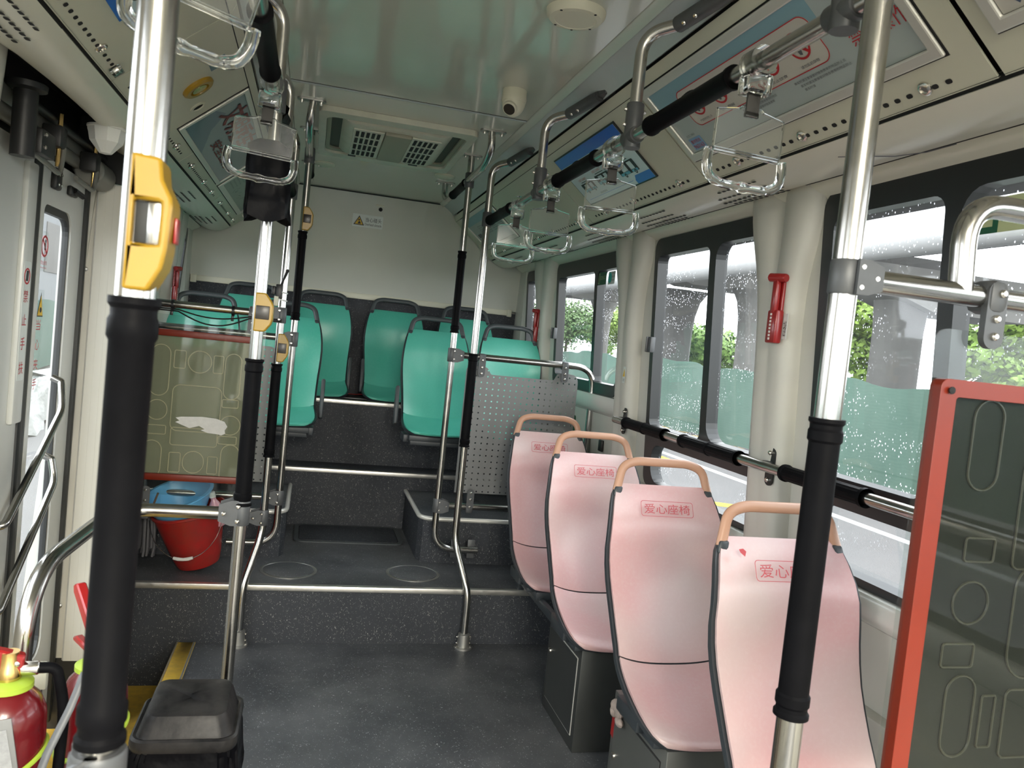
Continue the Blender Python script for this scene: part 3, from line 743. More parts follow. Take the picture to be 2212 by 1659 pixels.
# side boxes
for side, nm in ((1, 'right'), (-1, 'left')):
    xa = .655 if side > 0 else -.048
    xe = 1.56 if side > 0 else -.95
    b = B(); ins = side
    pts = [(xa, 4.95), (xa, 4.25), (xa + side * .02, 4.20), (xa + side * .07, 4.175), (xe, 4.175), (xe, 4.95)]
    if side < 0: pts = pts[::-1]
    b.poly(pts, [], (0, 0, .27), (1, 0, 0), (0, 1, 0), .24)
    struct('wall_seat_box_' + nm, b, 'riser', smooth=20)
    b = B(); pts2 = [(p[0], p[1]) for p in pts]; b.poly(pts2, [], (0, 0, .508), (1, 0, 0), (0, 1, 0), .012); struct('floor_seat_box_' + nm, b, 'floor', smooth=0)
    b = B(); b.tube(fillet([(xa, 4.93, .515), (xa, 4.175, .515), (xe + side * -.08, 4.175, .515)], .09), .013, 8); struct('trim_%d' % (64 if side > 0 else 65), b, 'alupale', smooth=60)
b = B(); b.box(-.95, 1.56, 4.90, 4.93, .26, .612); struct('wall_second_step', b, 'riser', smooth=0)
b = B(); b.box(-.95, 1.56, 4.90, 5.2, .61, .624); struct('floor_second_step', b, 'riser', smooth=0)
b = B(); nosing(b, -.86, 1.5, 4.897, .622); struct('trim_66', b, 'alu')
b = B(); b.box(-.95, 1.56, 5.15, 5.18, .62, 1.022); struct('wall_rear_bench', b, 'riser', smooth=0)
b = B(); b.box(-.95, 1.56, 5.15, 5.76, 1.015, 1.032); struct('floor_rear_bench', b, 'riser', smooth=0)
b = B(); nosing(b, -.86, 1.5, 5.147, 1.031); struct('trim_67', b, 'alu')
# hatches in the raised floor
def hatch(xc, yc, label):
    t = thing('floor_hatch_cover', label, 'hatch cover', (xc, yc, .273), 'round floor covers')
    b = B(); b.lathe([(.138, 0), (.138, .003), (.128, .004), (.126, .002), (.0001, .002)], (xc, yc, .273), n=40); b.build('rim', 'chromedull', t)
    b = B(); b.lathe([(.122, .0), (.122, .0045), (.118, .006), (.0001, .006)], (xc, yc, .273), n=40); b.build('plate', 'floor', t)
hatch(.61, 3.97, 'round floor cover on the raised step, the right one by the bent pole')
hatch(-.01, 3.97, 'round floor cover on the raised step, the left one by the red bucket')
t = thing('access_panel', 'dark rectangular access panel with rounded corners at the foot of the second step', 'access panel', (.31, 4.68, .275))
b = B(); b.poly(rrect(0.0, .62, 4.49, 4.885, .05), [rrect(.025, .595, 4.515, 4.865, .04)], (0, 0, .274), (1, 0, 0), (0, 1, 0), .008); b.build('rim', 'rimlight', t)
b = B(); b.poly(rrect(.03, .59, 4.52, 4.86, .035), [], (0, 0, .273), (1, 0, 0), (0, 1, 0), .010); b.build('lid', 'riser', t)

# plain and ribbed cover panel behind the door
b = B(); b.box(-.90, -.83, 3.345, 3.37, .09, 1.93, .002); struct('wall_door_cover', b, 'pillar')
b = B()
rows = []
for z in (.085, 1.95):
    row = []
    for i in range(43):
        t_ = i / 42; row.append((-.83 + .19 * t_, 3.345 - (.006 if i % 6 else .0), z))
    rows.append(row)
b.grid(rows, thick=.01); struct('wall_door_cover_ribbed', b, 'pillar', smooth=20)
for k, (z, x) in enumerate(((1.25, -.80), (.80, -.805), (.45, -.81), (1.62, -.855), (.30, -.815))):
    t = None
    b = B(); bolt(b, (x if k < 3 else -.86, 3.345, z), (0, -1, 0), .009, .006)
    o = b.build('screw', 'chromedull', None, org=(x, 3.345, z)); tag(o, ['screw on the cream panel beside the door at eye height', 'screw in the cracked spot of the cream door panel', 'lowest screw of the ribbed cream door panel', 'topmost screw of the cream door panel', 'screw just above the foot of the cream door panel'][k], 'screw')
b = B(); b.box(-.88, -.71, 3.37, 3.72, -.2, 1.9); struct('wall_door_box', b, 'black', smooth=0)
b = B(); b.box(-.93, -.64, 3.352, 3.372, -.2, .09); struct('wall_door_box_foot', b, 'mech', smooth=0)
# dark door header with gear
b = B(); b.box(-.93, -.91, 2.0, 3.4, 1.94, 2.25); struct('wall_door_header', b, 'mech', smooth=0)
b = B(); b.box(-.93, -.62, 3.325, 3.34, 1.955, 2.2); struct('wall_door_header_end', b, 'mech', smooth=0)
b = B(); b.box(-.93, -.62, 2.0, 3.34, 2.19, 2.2); struct('wall_door_header_top', b, 'mech', smooth=0)
b = B(); b.box(-.90, -.84, 2.0, 3.34, 2.0, 2.055, .01); struct('trim_68', b, 'mechgrey')
# ================================================================== poles, rails, hanging handles
RXR, RXL, RZ = 0.78, -0.15, 2.085
def hang_path(x, y, side, z0):
    return fillet([(x, y, z0), (x, y, 2.355), (x + side * .088, y - .075, 2.378)], .10, 10)
def grip_vert(x, y, z0, z1, parent, r=.0225, name='grip_sleeve'):
    b = B()
    prof = [(r * .8, z0), (r * 1.16, z0), (r * 1.16, z0 + .006), (r * 1.02, z0 + .010), (r * 1.02, z0 + .016), (r * 1.12, z0 + .020), (r * 1.12, z0 + .034), (r, z0 + .038),
            (r, z1 - .038), (r * 1.12, z1 - .034), (r * 1.12, z1 - .020), (r * 1.02, z1 - .016), (r * 1.02, z1 - .010), (r * 1.16, z1 - .006), (r * 1.16, z1), (r * .8, z1)]
    b.lathe(prof, (x, y, 0), (0, 0, 1), n=28)
    return b.build(name, 'rubber', parent, smooth=30)
def grip_y(x, z, y0, y1, parent, r=.0225):
    b = B(); y0, y1 = sorted((y0, y1))
    b.lathe([(r * .8, y0), (r * 1.12, y0), (r * 1.12, y0 + .012), (r, y0 + .016), (r, y1 - .016), (r * 1.12, y1 - .012), (r * 1.12, y1), (r * .8, y1)], (x, 0, z), (0, 1, 0), n=24)
    ym = (y0 + y1) / 2
    b.ball((x, ym, z + r * .55), r * .62, .045, r * .75, 12, 6)      # the swelling on the sleeve
    return b.build('grip_sleeve', 'rubber', parent, smooth=40)
def sleeve_clamp(axis_c, parent, size=(.028, .028, .075), bolts=(), name='clamp', r=.0245):
    """T clamp: a short thick sleeve round a vertical tube"""
    x, y, z = axis_c; h = size[2] / 2
    b = B(); b.lathe([(r * .9, z - h), (r, z - h + .003), (r, z + h - .003), (r * .9, z + h)], (x, y, 0), (0, 0, 1), n=20)
    o = b.build(name, 'clamp', parent, smooth=40)
    return o
def tee(parent, c, axis, arm, length=.062, hh=.036, r=.0235, plates=True):
    """clamp gripping a vertical tube at c and a tube leaving along axis (unit), with three bolts"""
    c, a = V(c), V(axis).normalized()
    side = a.cross(V((0, 0, 1))).normalized()
    b = B()
    b.lathe([(r * .92, -hh), (r, -hh + .003), (r, hh - .003), (r * .92, hh)], c, (0, 0, 1), n=22)
    pts = [(-.0, -hh), (length * .45, -hh), (length, -hh * .66), (length, hh * .66), (length * .45, hh), (-.0, hh)]
    b.poly(pts, [], c - side * .0215, a, (0, 0, 1), .0, True)
    tmp = []
    for s in (-1, 1):
        b.poly(pts, [], c + side * (s * .0225 + .003), a, (0, 0, 1), .006)
    b.lathe([(.0205, 0), (.0215, .004), (.0215, length - .006), (.0195, length)], c, a, n=20)
    k = b.build('clamp', 'clamp', parent, smooth=40)
    b = B()
    for s in (-1, 1):
        for (dx, dz) in ((.008, hh * .58), (.008, -hh * .58), (length * .76, 0)):
            bolt(b, c + a * dx + V((0, 0, dz)) + side * s * .0255, side * s, .0062, .0065)
    o = b.build('bolts', 'bolt', k)
    return k
def stop_button(x, y, z, parent, h=.17, n=(0, -1, 0), plate=True, sgn=1):
    """yellow stop-request housing wrapped on a pole, bulging to one side"""
    b = B(); s = sgn
    out = [(-.016, -h / 2), (.014, -h / 2), (.030, -h * .30), (.034, -h * .18), (.034, h * .18), (.028, h * .30), (.014, h * .47), (.012, h / 2), (-.016, h / 2)]
    if plate: b.poly([(p[0] * s, p[1]) for p in out], [], (x, y + .022, z), (1, 0, 0), (0, 0, 1), .052)
    else: b.poly([(p[0] * s, p[1]) for p in out], [rrect(-.012, .026, -h * .16, h * .20, .003)], (x, y + .022, z), (1, 0, 0), (0, 0, 1), .052)
    bm = b.bm
    o = b.build('stop_button_housing', 'yellow', parent, smooth=30)
    bv = o.modifiers.new('b', 'BEVEL'); bv.width = .004; bv.segments = 2; bv.limit_method = 'ANGLE'
    b = B(); b.box(x - .013, x + .024, y - .0335, y - .028, z - h * .18, z + h * .17, .002); b.build('button_plate', 'darkplate', o)
    return o

# ---- near left pole
t = thing('grab_pole', 'foreground steel grab pole on the left with a big yellow button box', 'pole', (RXL, .74, 0))
b = B(); b.tube([(RXL, .74, 0), (RXL, .74, RZ)], .0165, 24); b.build('tube', 'chrome', t)
b = B(); b.lathe([(.045, 0), (.045, .006), (.028, .010), (.026, .05), (.019, .052)], (RXL, .74, 0), n=24); b.build('foot', 'chromedull', t)
grip_vert(RXL, .74, 1.112, 1.507, t, .0185)
def big_button():
    b = B(); x, y = RXL + .004, .74
    out = [(-.010, 1.513), (.010, 1.513), (.020, 1.533), (.0225, 1.548), (.0245, 1.585), (.0235, 1.592), (.016, 1.606), (.0135, 1.624), (-.010, 1.626)]
    b.poly(out, [rrect(-.0055, .0155, 1.552, 1.588, .002)], (x, y + .016, 0), (1, 0, 0), (0, 0, 1), .044)
    o = b.build('stop_button_housing', 'yellow', t, smooth=30)
    bv = o.modifiers.new('b', 'BEVEL'); bv.width = .003; bv.segments = 2; bv.limit_method = 'ANGLE'
    b = B(); b.box(x - .005, x + .015, y - .020, y - .014, 1.5525, 1.5875, .001); b.build('dark_window', 'doordark', o)
    b = B(); b.box(x + .005, x + .015, y - .0215, y - .0195, 1.5525, 1.5875, .0008); b.build('mirror_plate', 'chrome', o)
    b = B(); b.box(x + .0240, x + .0265, y - .010, y + .006, 1.556, 1.578, .001); b.build('side_button', 'redpl', o)
big_button()
c = tee(t, (RXL, .74, 1.083), (-1, -.15, 0), .09, .024, .0225)
# ---- near right pole
t = thing('grab_pole', 'near steel grab pole on the right, black sleeve crossing the nearest pink seat', 'pole', (RXR, 1.05, 0))
b = B(); b.tube([(RXR, 1.05, 0), (RXR, 1.05, RZ)], .0208, 24); b.build('tube', 'chrome', t)
b = B(); b.lathe([(.05, 0), (.05, .006), (.032, .010), (.03, .05), (.022, .052)], (RXR, 1.05, 0), n=24); b.build('foot', 'chromedull', t)
grip_vert(RXR, 1.05, .965, 1.437, t, .0235)
tee(t, (RXR, 1.05, 1.655), (1, 0, 0), .088, .045, .0265)
tee(t, (RXR, 1.05, .78), (1, 0, 0), .078, .040, .0265)
# ---- middle left pole (bends to the cove at the top)
MY = 2.33
t = thing('grab_pole', 'steel grab pole behind the bin, the left one with two clamps and black sleeve', 'pole', (RXL, MY, 0))
b = B(); b.tube([(RXL, MY, 0)] + hang_path(RXL, MY, -1, 1.9)[1:], TR, 20); b.build('tube', 'chrome', t)
b = B(); b.lathe([(.045, 0), (.045, .006), (.028, .010), (.026, .05), (.019, .052)], (RXL, MY, 0), n=24); b.build('foot', 'chromedull', t)
grip_vert(RXL, MY, .965, 1.385, t)
stop_button(RXL + .006, MY, 1.518, t, .108)
tee(t, (RXL, MY, .945), (-1, 0, 0), .06, .060, .036)
sleeve_clamp((RXL, MY, 2.12), t, size=(0, 0, .09))
# ---- bent pole pair by the step, right (B) and left (C)
def bent_pole(x0, xf, yf, y, label, button=False, side=1, gr=(.973, 1.437), cz=None):
    t = thing('bent_grab_pole', label, 'pole', (xf, yf, 0), 'bent poles at the first step')
    pts = fillet([(xf, yf, 0), (xf, yf, .27), (x0, y, .50), (x0, y, 1.5), (x0, y, 2.355), (x0 + side * .088, y - .075, 2.378)], [.05, .06, .01, .10], 6)
    b = B(); b.tube(pts, TR + .0005, 18); b.build('tube', 'chrome', t)
    b = B(); b.lathe([(.045, 0), (.045, .008), (.030, .010), (.029, .07), (.020, .074)], (xf, yf, 0), n=20)
    k = b.build('foot_clamp', 'chromedull', t)
    b = B()
    for s in (-1, 1):
        for zz in (.025, .055): bolt(b, (xf + s * .029, yf, zz), (s, 0, 0), .006, .008)
        bolt(b, (xf + s * .036, yf - .01, .008), (0, 0, 1), .006, .006)
    b.build('bolts', 'bolt', k)
    grip_vert(x0, y, gr[0], gr[1], t)
    sleeve_clamp((x0, y, RZ + .01), t, size=(0, 0, .07))
    return t
tB = bent_pole(RXR - .003, .845, 3.68, 3.8, 'bent steel grab pole right of the aisle, foot clamp on the low floor')
tC = bent_pole(-.145, -.205, 3.70, 3.8, 'bent steel grab pole left of the aisle with a small yellow button box', side=-1, gr=(.862, 1.30))
stop_button(-.133, 3.79, 1.375, tC, .130)
tee(tC, (-.145, 3.8, 1.525), (-1, 0, 0), .06, .060, .036)
tee(tC, (-.145, 3.8, .575), (-1, 0, 0), .06, .060, .036)
# ---- poles A right and A left with their overhead loop
def post_A(x, side, label, g0, g1, endx):
    t = thing('grab_pole', label, 'pole', (x, 4.05, .38), 'rear aisle posts')
    xe = endx
    b = B(); b.tube(fillet([(x, 4.05, 2.45), (x, 4.05, .385), (xe, 4.05, .385)], .12, 8), TR, 18); b.build('tube', 'chrome', t)
    b = B(); b.poly(rrect(x - .055, x + .055, 4.03, 4.07, .015), [], (0, 0, 2.4495), (1, 0, 0), (0, 1, 0), -.006); k = b.build('flange', 'chromedull', t)
    b = B(); [bolt(b, (x + s * .033, 4.05, 2.443), (0, 0, -1), .006, .010) for s in (-1, 1)]; b.build('bolts', 'bolt', k)
    grip_vert(x, 4.05, g0, g1, t, .0205)
    tee(t, (x, 4.05, 1.415), (side, 0, 0), .06, .058, .036)
    tee(t, (x, 4.05, .618), (side, 0, 0), .06, .058, .036)
    for dx in ((-.12, -.03) if side > 0 else ()):
        xx = xe + side * dx; b = B()
        b.box(xx - .020, xx + .020, 4.070, 4.076, .335, .435, .002); b.box(xx - .018, xx + .018, 4.072, 4.18, .345, .360, .002)
        b.build('mounting_plate', 'clamp', t)
    sleeve_clamp((x, 4.05, 2.32), t, size=(0, 0, .075))
    return t
tA = post_A(.715, 1, 'straight steel post beside the perforated panel, its foot curling into the seat box', 1.53, 1.955, .955)
tD = post_A(-.088, -1, 'straight steel post left of the aisle, high yellow button above its sleeve', 1.51, 1.95, -.32)
stop_button(-.078, 4.045, 2.01, tD, .115)
def overhead_loop(x, label, gy0, gy1):
    t = thing('overhead_grab_rail', label, 'grab rail', (x, 3.53, 2.45), 'short overhead rails')
    z = 2.318
    b = B(); b.tube(fillet([(x - .008 * (1 if x > 0 else -1), 3.53, 2.45), (x, 3.53, 2.37), (x, 3.66, z), (x, 4.72, z), (x, 4.862, 2.37), (x, 4.862, 2.45)], .06, 6), TR, 16); b.build('tube', 'chrome', t)
    for yy in (3.53, 4.862):
        b = B(); b.poly(rrect(x - .060, x + .060, yy - .022, yy + .022, .018), [], (0, 0, 2.4495), (1, 0, 0), (0, 1, 0), -.006); k = b.build('flange', 'chromedull', t)
        b = B(); [bolt(b, (x + s * .040, yy, 2.444), (0, 0, -1), .007, .014) for s in (-1, 1)]; b.build('bolts', 'bolt', k)
    grip_y(x, z, gy0, gy1, t, .0215)
overhead_loop(.71, 'short overhead rail with ceiling flanges, right of the air outlet', 4.12, 4.52)
overhead_loop(-.088, 'short overhead rail with ceiling flanges, left of the air outlet', 4.12, 4.55)

# ---- long overhead rails
def long_rail(x, side, label, grips, hangers, y1):
    t = thing('overhead_grab_rail', label, 'grab rail', (x, 2.0, RZ), 'long overhead rails')
    b = B(); b.tube([(x, -1.5, RZ), (x, y1, RZ)], TR, 20); b.build('tube', 'chrome', t)
    for (a, c) in grips: grip_y(x, RZ, a, c, t)
    for y in hangers:
        b = B(); b.tube(hang_path(x, y, side, RZ), TR * .97, 18); h = b.build('hanger', 'chrome', t)
        b = B(); b.lathe([(.0225, -.030), (.0235, -.027), (.0235, .085), (.0225, .088)], (x, y, RZ), (0, 0, 1), n=18, cap=True)
        b.lathe([(.0215, -.036), (.0225, -.033), (.0225, .033), (.0215, .036)], (x, y, RZ), (0, 1, 0), n=18)
        k = b.build('clamp', 'clamp', h, smooth=40)
        b = B()
        for zz in (.03, .07):
            for s in (-1, 1): bolt(b, (x + s * .0235, y, RZ + zz), (s, 0, 0), .0055, .008)
        # bolts are one visible set on the clamp
        b.build('bolts', 'bolt', h)
    for y in list(hangers) + ([3.8, MY] if side < 0 else [3.8]):
        b = B()
        p0 = V((x + side * .070, y - .060, 2.3735)); p1 = V((x + side * .112, y - .265, 2.390)); d = (p1 - p0).normalized()
        b.lathe([(.0185, 0), (.0215, .003), (.0215, (p1 - p0).length * .8), (.019, (p1 - p0).length)], p0, d, n=20)
        b.obox(p1 + V((side * .012, 0, .006)), d * .05, (.022, 0, 0), (0, 0, .012), .005)
        k = b.build('cove_bracket', 'clamp', t)
        b = B()
        for q in (.035, .080): bolt(b, p0 + d * q + V((-side * .012, -.010, -.014)), V((-side * .5, -.35, -.8)).normalized(), .006, .006)
        b.build('bolts', 'bolt', k)
    return t
long_rail(RXR, 1, 'long overhead rail on the right with black sleeves and clear hanging handles', [(3.33, 3.74), (2.27, 2.66), (1.47, 1.88), (.35, .80)], (2.0, 2.9, 1.13, .0), 3.8)
long_rail(RXL, -1, 'long overhead rail on the left, partly wrapped in black plastic', [(3.32, 3.76), (2.40, 2.80), (1.62, 2.0), (.3, .68)], (1.25, 3.0, .0), 3.8)

# ---- hanging handles
def hanging_handle(label, rx, y, tilt=0.0, yaw=0.0):
    t = thing('hanging_handle', label, 'hanging handle', (rx, y, RZ), 'hanging grab handles')
    b = B()
    b.lathe([(.0185, -.022), (.0285, -.022), (.0285, .022), (.0185, .022)], (rx, y, RZ), (0, 1, 0), n=20, cap=False)
    b.box(rx - .027, rx + .027, y - .020, y + .020, RZ - .062, RZ - .022, .005)
    b.build('rail_clip', 'clear', t, smooth=40)
    b = B(); b.box(rx - .0135, rx + .0135, y - .0035, y + .0035, RZ - .100, RZ - .050, .001); b.build('strap', 'strap', t)
    Z = lambda dz: RZ + dz
    b = B(); hw = .073
    outer = [(-hw, -.172), (hw, -.172), (hw, -.100), (.026, -.091), (.020, -.086), (-.020, -.086), (-.026, -.091), (-hw, -.100)]
    b.poly(outer, [], (rx, y + .0025, RZ), (1, 0, 0), (0, 0, 1), .0045)
    b.build('picture_pocket', 'pocket', t, smooth=0)
    b = B()
    for (p, q) in zip(outer, outer[1:] + outer[:1]): b.tube([(rx + p[0], y, Z(p[1])), (rx + q[0], y, Z(q[1]))], .0024, 8)
    b.box(rx - .0145, rx + .0145, y - .005, y + .005, Z(-.104), Z(-.094), .002)
    b.build('pocket_rim', 'clear', t)
    b = B()
    path = [(-.080, -.176), (-.083, -.200), (-.076, -.226), (-.055, -.236), (0, -.238), (.055, -.236), (.076, -.226), (.083, -.200), (.080, -.176)]
    pts = [V((rx + p[0], y, Z(p[1]))) for p in path]; pts = fillet(pts, .014, 3)
    rs = []
    for p in pts:
        dx = p.x - rx
        rs.append(.0085 + (.0016 * math.cos(dx * 2 * PI / .034) if abs(dx) < .06 else 0))
    b.tube(pts, rs, 12, flat=((0, 1, 0), 1.0, 1.15))
    b.tube([(rx - .080, y, Z(-.178)), (rx + .080, y, Z(-.178))], .0035, 8)
    b.build('hand_grip', 'clear', t)
    if yaw or tilt: t.rotation_euler = (0, tilt, yaw)
    return t
hanging_handle('nearest clear handle on the right rail, in front of the large no-talking poster', RXR, 1.385, .02, .03)
hanging_handle('clear hanging handle in front of the bus notice, second nearest on the right rail', RXR, 2.13, -.03, -.05)
hanging_handle('clear hanging handle third from the camera on the right rail', RXR, 2.72, -.02, .06)
hanging_handle('farthest clear hanging handle on the right rail, near the bent pole', RXR, 3.20, .02, -.12)
hanging_handle('clear hanging handle on the left rail, in front of the black plastic bag', RXL, 2.09, .06, .02)
hanging_handle('blurred nearest clear handle on the left rail, cut by the foreground pole', RXL, 1.17, .24, .03)

# ---- black plastic bag tied round the middle left pole
t = thing('plastic_bag_bundle', 'black plastic bag wrapped round something at the top of the left pole', 'plastic bag', (RXL, MY, 1.8))
b = B(); rows = []
for j in range(13):
    z = 1.985 - (1.985 - 1.772) * j / 12; row = []
    for i in range(28):
        a = 2 * PI * i / 28; rr = .056 + .006 * math.sin(5 * a + j * .6) * (j / 12) + .003 * math.sin(11 * a)
        kx = .92 + .10 * j / 12
        if j == 0: rr *= .55
        sx = max(-1, min(1, 1.25 * math.cos(a))); sy = max(-1, min(1, 1.25 * math.sin(a)))
        row.append((RXL - .008 + .010 * j / 12 + rr * kx * sx, MY - .045 + rr * .62 * sy, z - .010 * math.sin(3 * a) * (j / 12)))
    rows.append(row)
rows.append([(RXL - .012 + (p[0] - RXL + .012) * .8, MY - .045 + (p[1] - MY + .045) * .8, p[2] + .004) for p in rows[-1]])
rows.append([(RXL - .004, MY - .045, 1.790)] * 28)
b.grid(rows, closed_u=True)
b.build('bag_body', 'bag', t, smooth=50)
b = B(); rows = []
for j in range(9):
    yy = 2.36 + .62 * j / 8; row = []
    for i in range(14):
        a = 2 * PI * i / 14; rr = .030 + .007 * math.sin(3 * a + j * 2.1)
        row.append((RXL + rr * math.cos(a), yy, RZ + rr * math.sin(a)))
    rows.append(row)
b.grid(rows, closed_u=True); b.build('bag_wrapping', 'bag', t, smooth=50)

# ---- right wall rail
t = thing('wall_grab_rail', 'steel rail along the right windows with ribbed black sleeves', 'grab rail', (1.43, 2.3, 1.197))
b = B(); b.tube([(1.43, .2, 1.197), (1.43, 3.49, 1.197)], .0165, 20); b.build('tube', 'chrome', t)
def ribbed(y0, y1):
    b = B(); y0, y1 = sorted((y0, y1)); n = 30; ym = (y0 + y1) / 2
    rows = []
    for yy, k in ((y0, 1.12), (y0 + .012, 1.14), (y0 + .016, 1.0), (ym - .008, 1.0), (ym - .006, 1.10), (ym + .006, 1.10), (ym + .008, 1.0), (y1 - .016, 1.0), (y1 - .012, 1.14), (y1, 1.12)):
        row = []
        for i in range(n):
            rr = .0235 * k * (1 - (.05 if (i % 2 and k < 1.05) else 0)); a = 2 * PI * i / n
            row.append((1.43 + rr * math.cos(a), yy, 1.197 + rr * math.sin(a)))
        rows.append(row)
    b.grid(rows, closed_u=True); b.build('grip_sleeve', 'rubber', t, smooth=30)
for a, c in ((2.936, 3.353), (2.359, 2.779), (1.727, 2.095), (1.0, 1.42)): ribbed(a, c)
for yy in (3.44, 2.215, .95):
    b = B(); xw = 1.455
    b.poly(rrect(-.022, .022, -.062, .062, .02), [], (xw, yy, 1.197), (0, 1, 0), (0, 0, 1), .005)
    b.box(1.435, 1.46, yy - .018, yy + .018, 1.18, 1.214, .003)
    k = b.build('wall_bracket', 'frame', t)
    b = B(); [bolt(b, (xw, yy, 1.197 + s * .044), (-1, 0, 0), .008, .010) for s in (-1, 1)]; b.build('bolts', 'bolt', k)

# ---- low bar and door-side hand rail in front of the step
t = thing('door_grab_rail', 'thick steel bar from the middle left pole, turning and dropping beside the door', 'grab rail', (-.5, 2.0, 0))
b = B(); b.tube([(RXL - .02, MY, .94)] + fillet([(-.25, MY, .94), (-.475, MY, .94), (-.505, 1.73, .94), (-.505, 1.69, 0)], [.10, .16], 8)[1:], .0185, 20); b.build('tube', 'chrome', t)
b = B(); b.lathe([(.045, 0), (.045, .006), (.028, .010), (.026, .04), (.019, .042)], (-.505, 1.69, 0), n=20); b.build('foot', 'chromedull', t)
# ================================================================== seats
def lerp(a, b, t): return a + (b - a) * t
# profile stations: (s, y_edge, z_edge, half_width, y_centre_offset, z_centre_offset)
BACK = [(.085, 1.070, .150, .000, .000), (.080, 1.066, .168, .001, 0), (.066, 1.050, .180, .003, 0), (.045, 1.018, .190, .008, 0), (.020, .975, .199, .014, 0), (.004, .930, .205, .020, 0), (-.002, .880, .208, .026, 0),
        (-.010, .830, .207, .030, 0), (-.024, .780, .204, .034, 0), (-.044, .730, .200, .036, -.001), (-.070, .680, .197, .036, -.004), (-.098, .630, .195, .034, -.010), (-.124, .590, .194, .029, -.024), (-.140, .561, .194, .024, -.034)]
SEAT_ = [(-.142, .5575, .194, .023, -.035), (-.165, .538, .195, .014, -.036), (-.200, .522, .198, .006, -.034), (-.245, .506, .201, 0, -.034), (-.295, .492, .203, 0, -.033), (-.345, .478, .203, 0, -.031), (-.385, .464, .198, -.004, -.026), (-.412, .450, .188, -.010, -.020), (-.428, .436, .170, -.012, -.014), (-.434, .424, .150, -.010, -.008)]
def seat_rows(prof, xc, y0, z0, k=1.0, dy=0.0, dz=0.0, nu=16):
    rows = []
    for (ye, ze, hw, oy, oz) in prof:
        row = []
        for i in range(nu + 1):
            t = -1 + 2 * i / nu; q = (1 - abs(t) ** 2.6)
            row.append((xc + t * hw * k, y0 + ye + oy * q + dy, z0 + ze + oz * q + dz))
        rows.append(row)
    return rows
def make_seat(name, label, cat, xc, y0, z0, mat, hmat, group, writing=False, arm=None, flat=1.0, armx=.235, trimmat='rim'):
    SEAT = [(a, .5575 + (z - .5575) * flat, h, c, d * (flat if flat < 1 else 1)) for a, z, h, c, d in SEAT_]
    t = thing(name, label, cat, (xc, y0 - .15, z0 + .40), group)
    b = B()
    # outer shell: one closed skin around the back of the pads
    b.sheet(seat_rows(BACK + SEAT, xc, y0, z0, 1.04, .006, -.006), (0, .013, -.013))
    b.build('seat_shell', trimmat, t, smooth=50)
    b = B(); b.sheet(seat_rows(BACK, xc, y0, z0, .985, 0, 0), (0, .008, -.004)); bk = b.build('backrest', mat, t, smooth=50)
    b = B(); b.sheet(seat_rows(SEAT, xc, y0, z0, .985, 0, 0), (0, .003, -.009)); b.build('seat', mat, t, smooth=50)
    # under-frame skirt
    b = B(); b.box(xc - .175, xc + .175, y0 - .40, y0 - .13, z0 + (.395 if flat == 1 else .425), z0 + (.418 if flat == 1 else .458), .004); b.box(xc - .20, xc - .165, y0 - .33, y0 - .17, z0 + .405, z0 + .452, .006); b.box(xc + .165, xc + .20, y0 - .33, y0 - .17, z0 + .405, z0 + .452, .006)
    b.build('seat_frame', 'rim', t)
    # top handle
    b = B()
    yb = y0 + .094
    pts = fillet([(xc - .172, yb - .018, z0 + 1.045), (xc - .150, yb + .004, z0 + 1.128), (xc - .10, yb + .012, z0 + 1.146), (xc + .10, yb + .012, z0 + 1.146), (xc + .150, yb + .004, z0 + 1.128), (xc + .172, yb - .018, z0 + 1.045)], [.05, .05, .05, .05], 5)
    b.tube(pts, .0135, 14, flat=((0, 1, 0), .72, 1.12)); b.build('top_handle', hmat, t, smooth=50)
    b = B()
    for s in (-1, 1): b.obox((xc + s * .170, yb - .020, z0 + 1.045), (.014, 0, 0), (0, .012, 0), (s * -.004, .004, .016), .006)
    b.build('handle_sockets', trimmat, t)
    if writing:
        b = B()
        yc_, zc_ = y0 + .020, z0 + 1.003
        vdir = V((0, .050, .105)).normalized(); udir = V((1, 0, 0)); o = V((xc - .012, y0 + .0215, z0 + .998))
        nn = udir.cross(vdir)
        off = nn * .004
        ctr = V((xc - .006, y0 + .0215, z0 + 1.000))
        W_, H_ = .096, .0265
        text_into(b, '爱心座椅', ctr + off - udir * (W_ - .012) - vdir * .017, udir, vdir, .034, w=2 * (W_ - .012), thick=.0)
        b.poly(rrect(-W_, W_, -H_, H_, .009), [rrect(-W_ + .0016, W_ - .0016, -H_ + .0016, H_ - .0016, .008)], ctr + off, udir, vdir, .0)
        b.build('seat_lettering', 'inkredseat', bk, smooth=0, recalc=False)
    if arm:
        for s in arm:
            b = B(); x = xc + s * armx
            b.obox((x, y0 - .13, z0 + .60), (.012, 0, 0), (0, .030, -.008), (0, .02, .115), .010)
            b.build('armrest', 'rimlight', t)
    return t
PX = 1.215
make_seat('priority_chair', 'nearest pink priority seat, behind the near pole and cut by the frame', 'seat', PX + .008, 2.385 - .69, 0, 'pink', 'peach', 'pink priority seats', True)
make_seat('priority_chair', 'second nearest pink priority seat, its full red lettering in view, red tag on its box', 'seat', PX, 2.385, 0, 'pink', 'peach', 'pink priority seats', True)
make_seat('priority_chair', 'third pink priority seat from the camera, on the dark box with a lock', 'seat', PX, 2.385 + .695, 0, 'pink', 'peach', 'pink priority seats', True)
make_seat('priority_chair', 'farthest pink priority seat, in front of the perforated panel', 'seat', PX, 2.385 + 1.362, 0, 'pink', 'peach', 'pink priority seats', True)
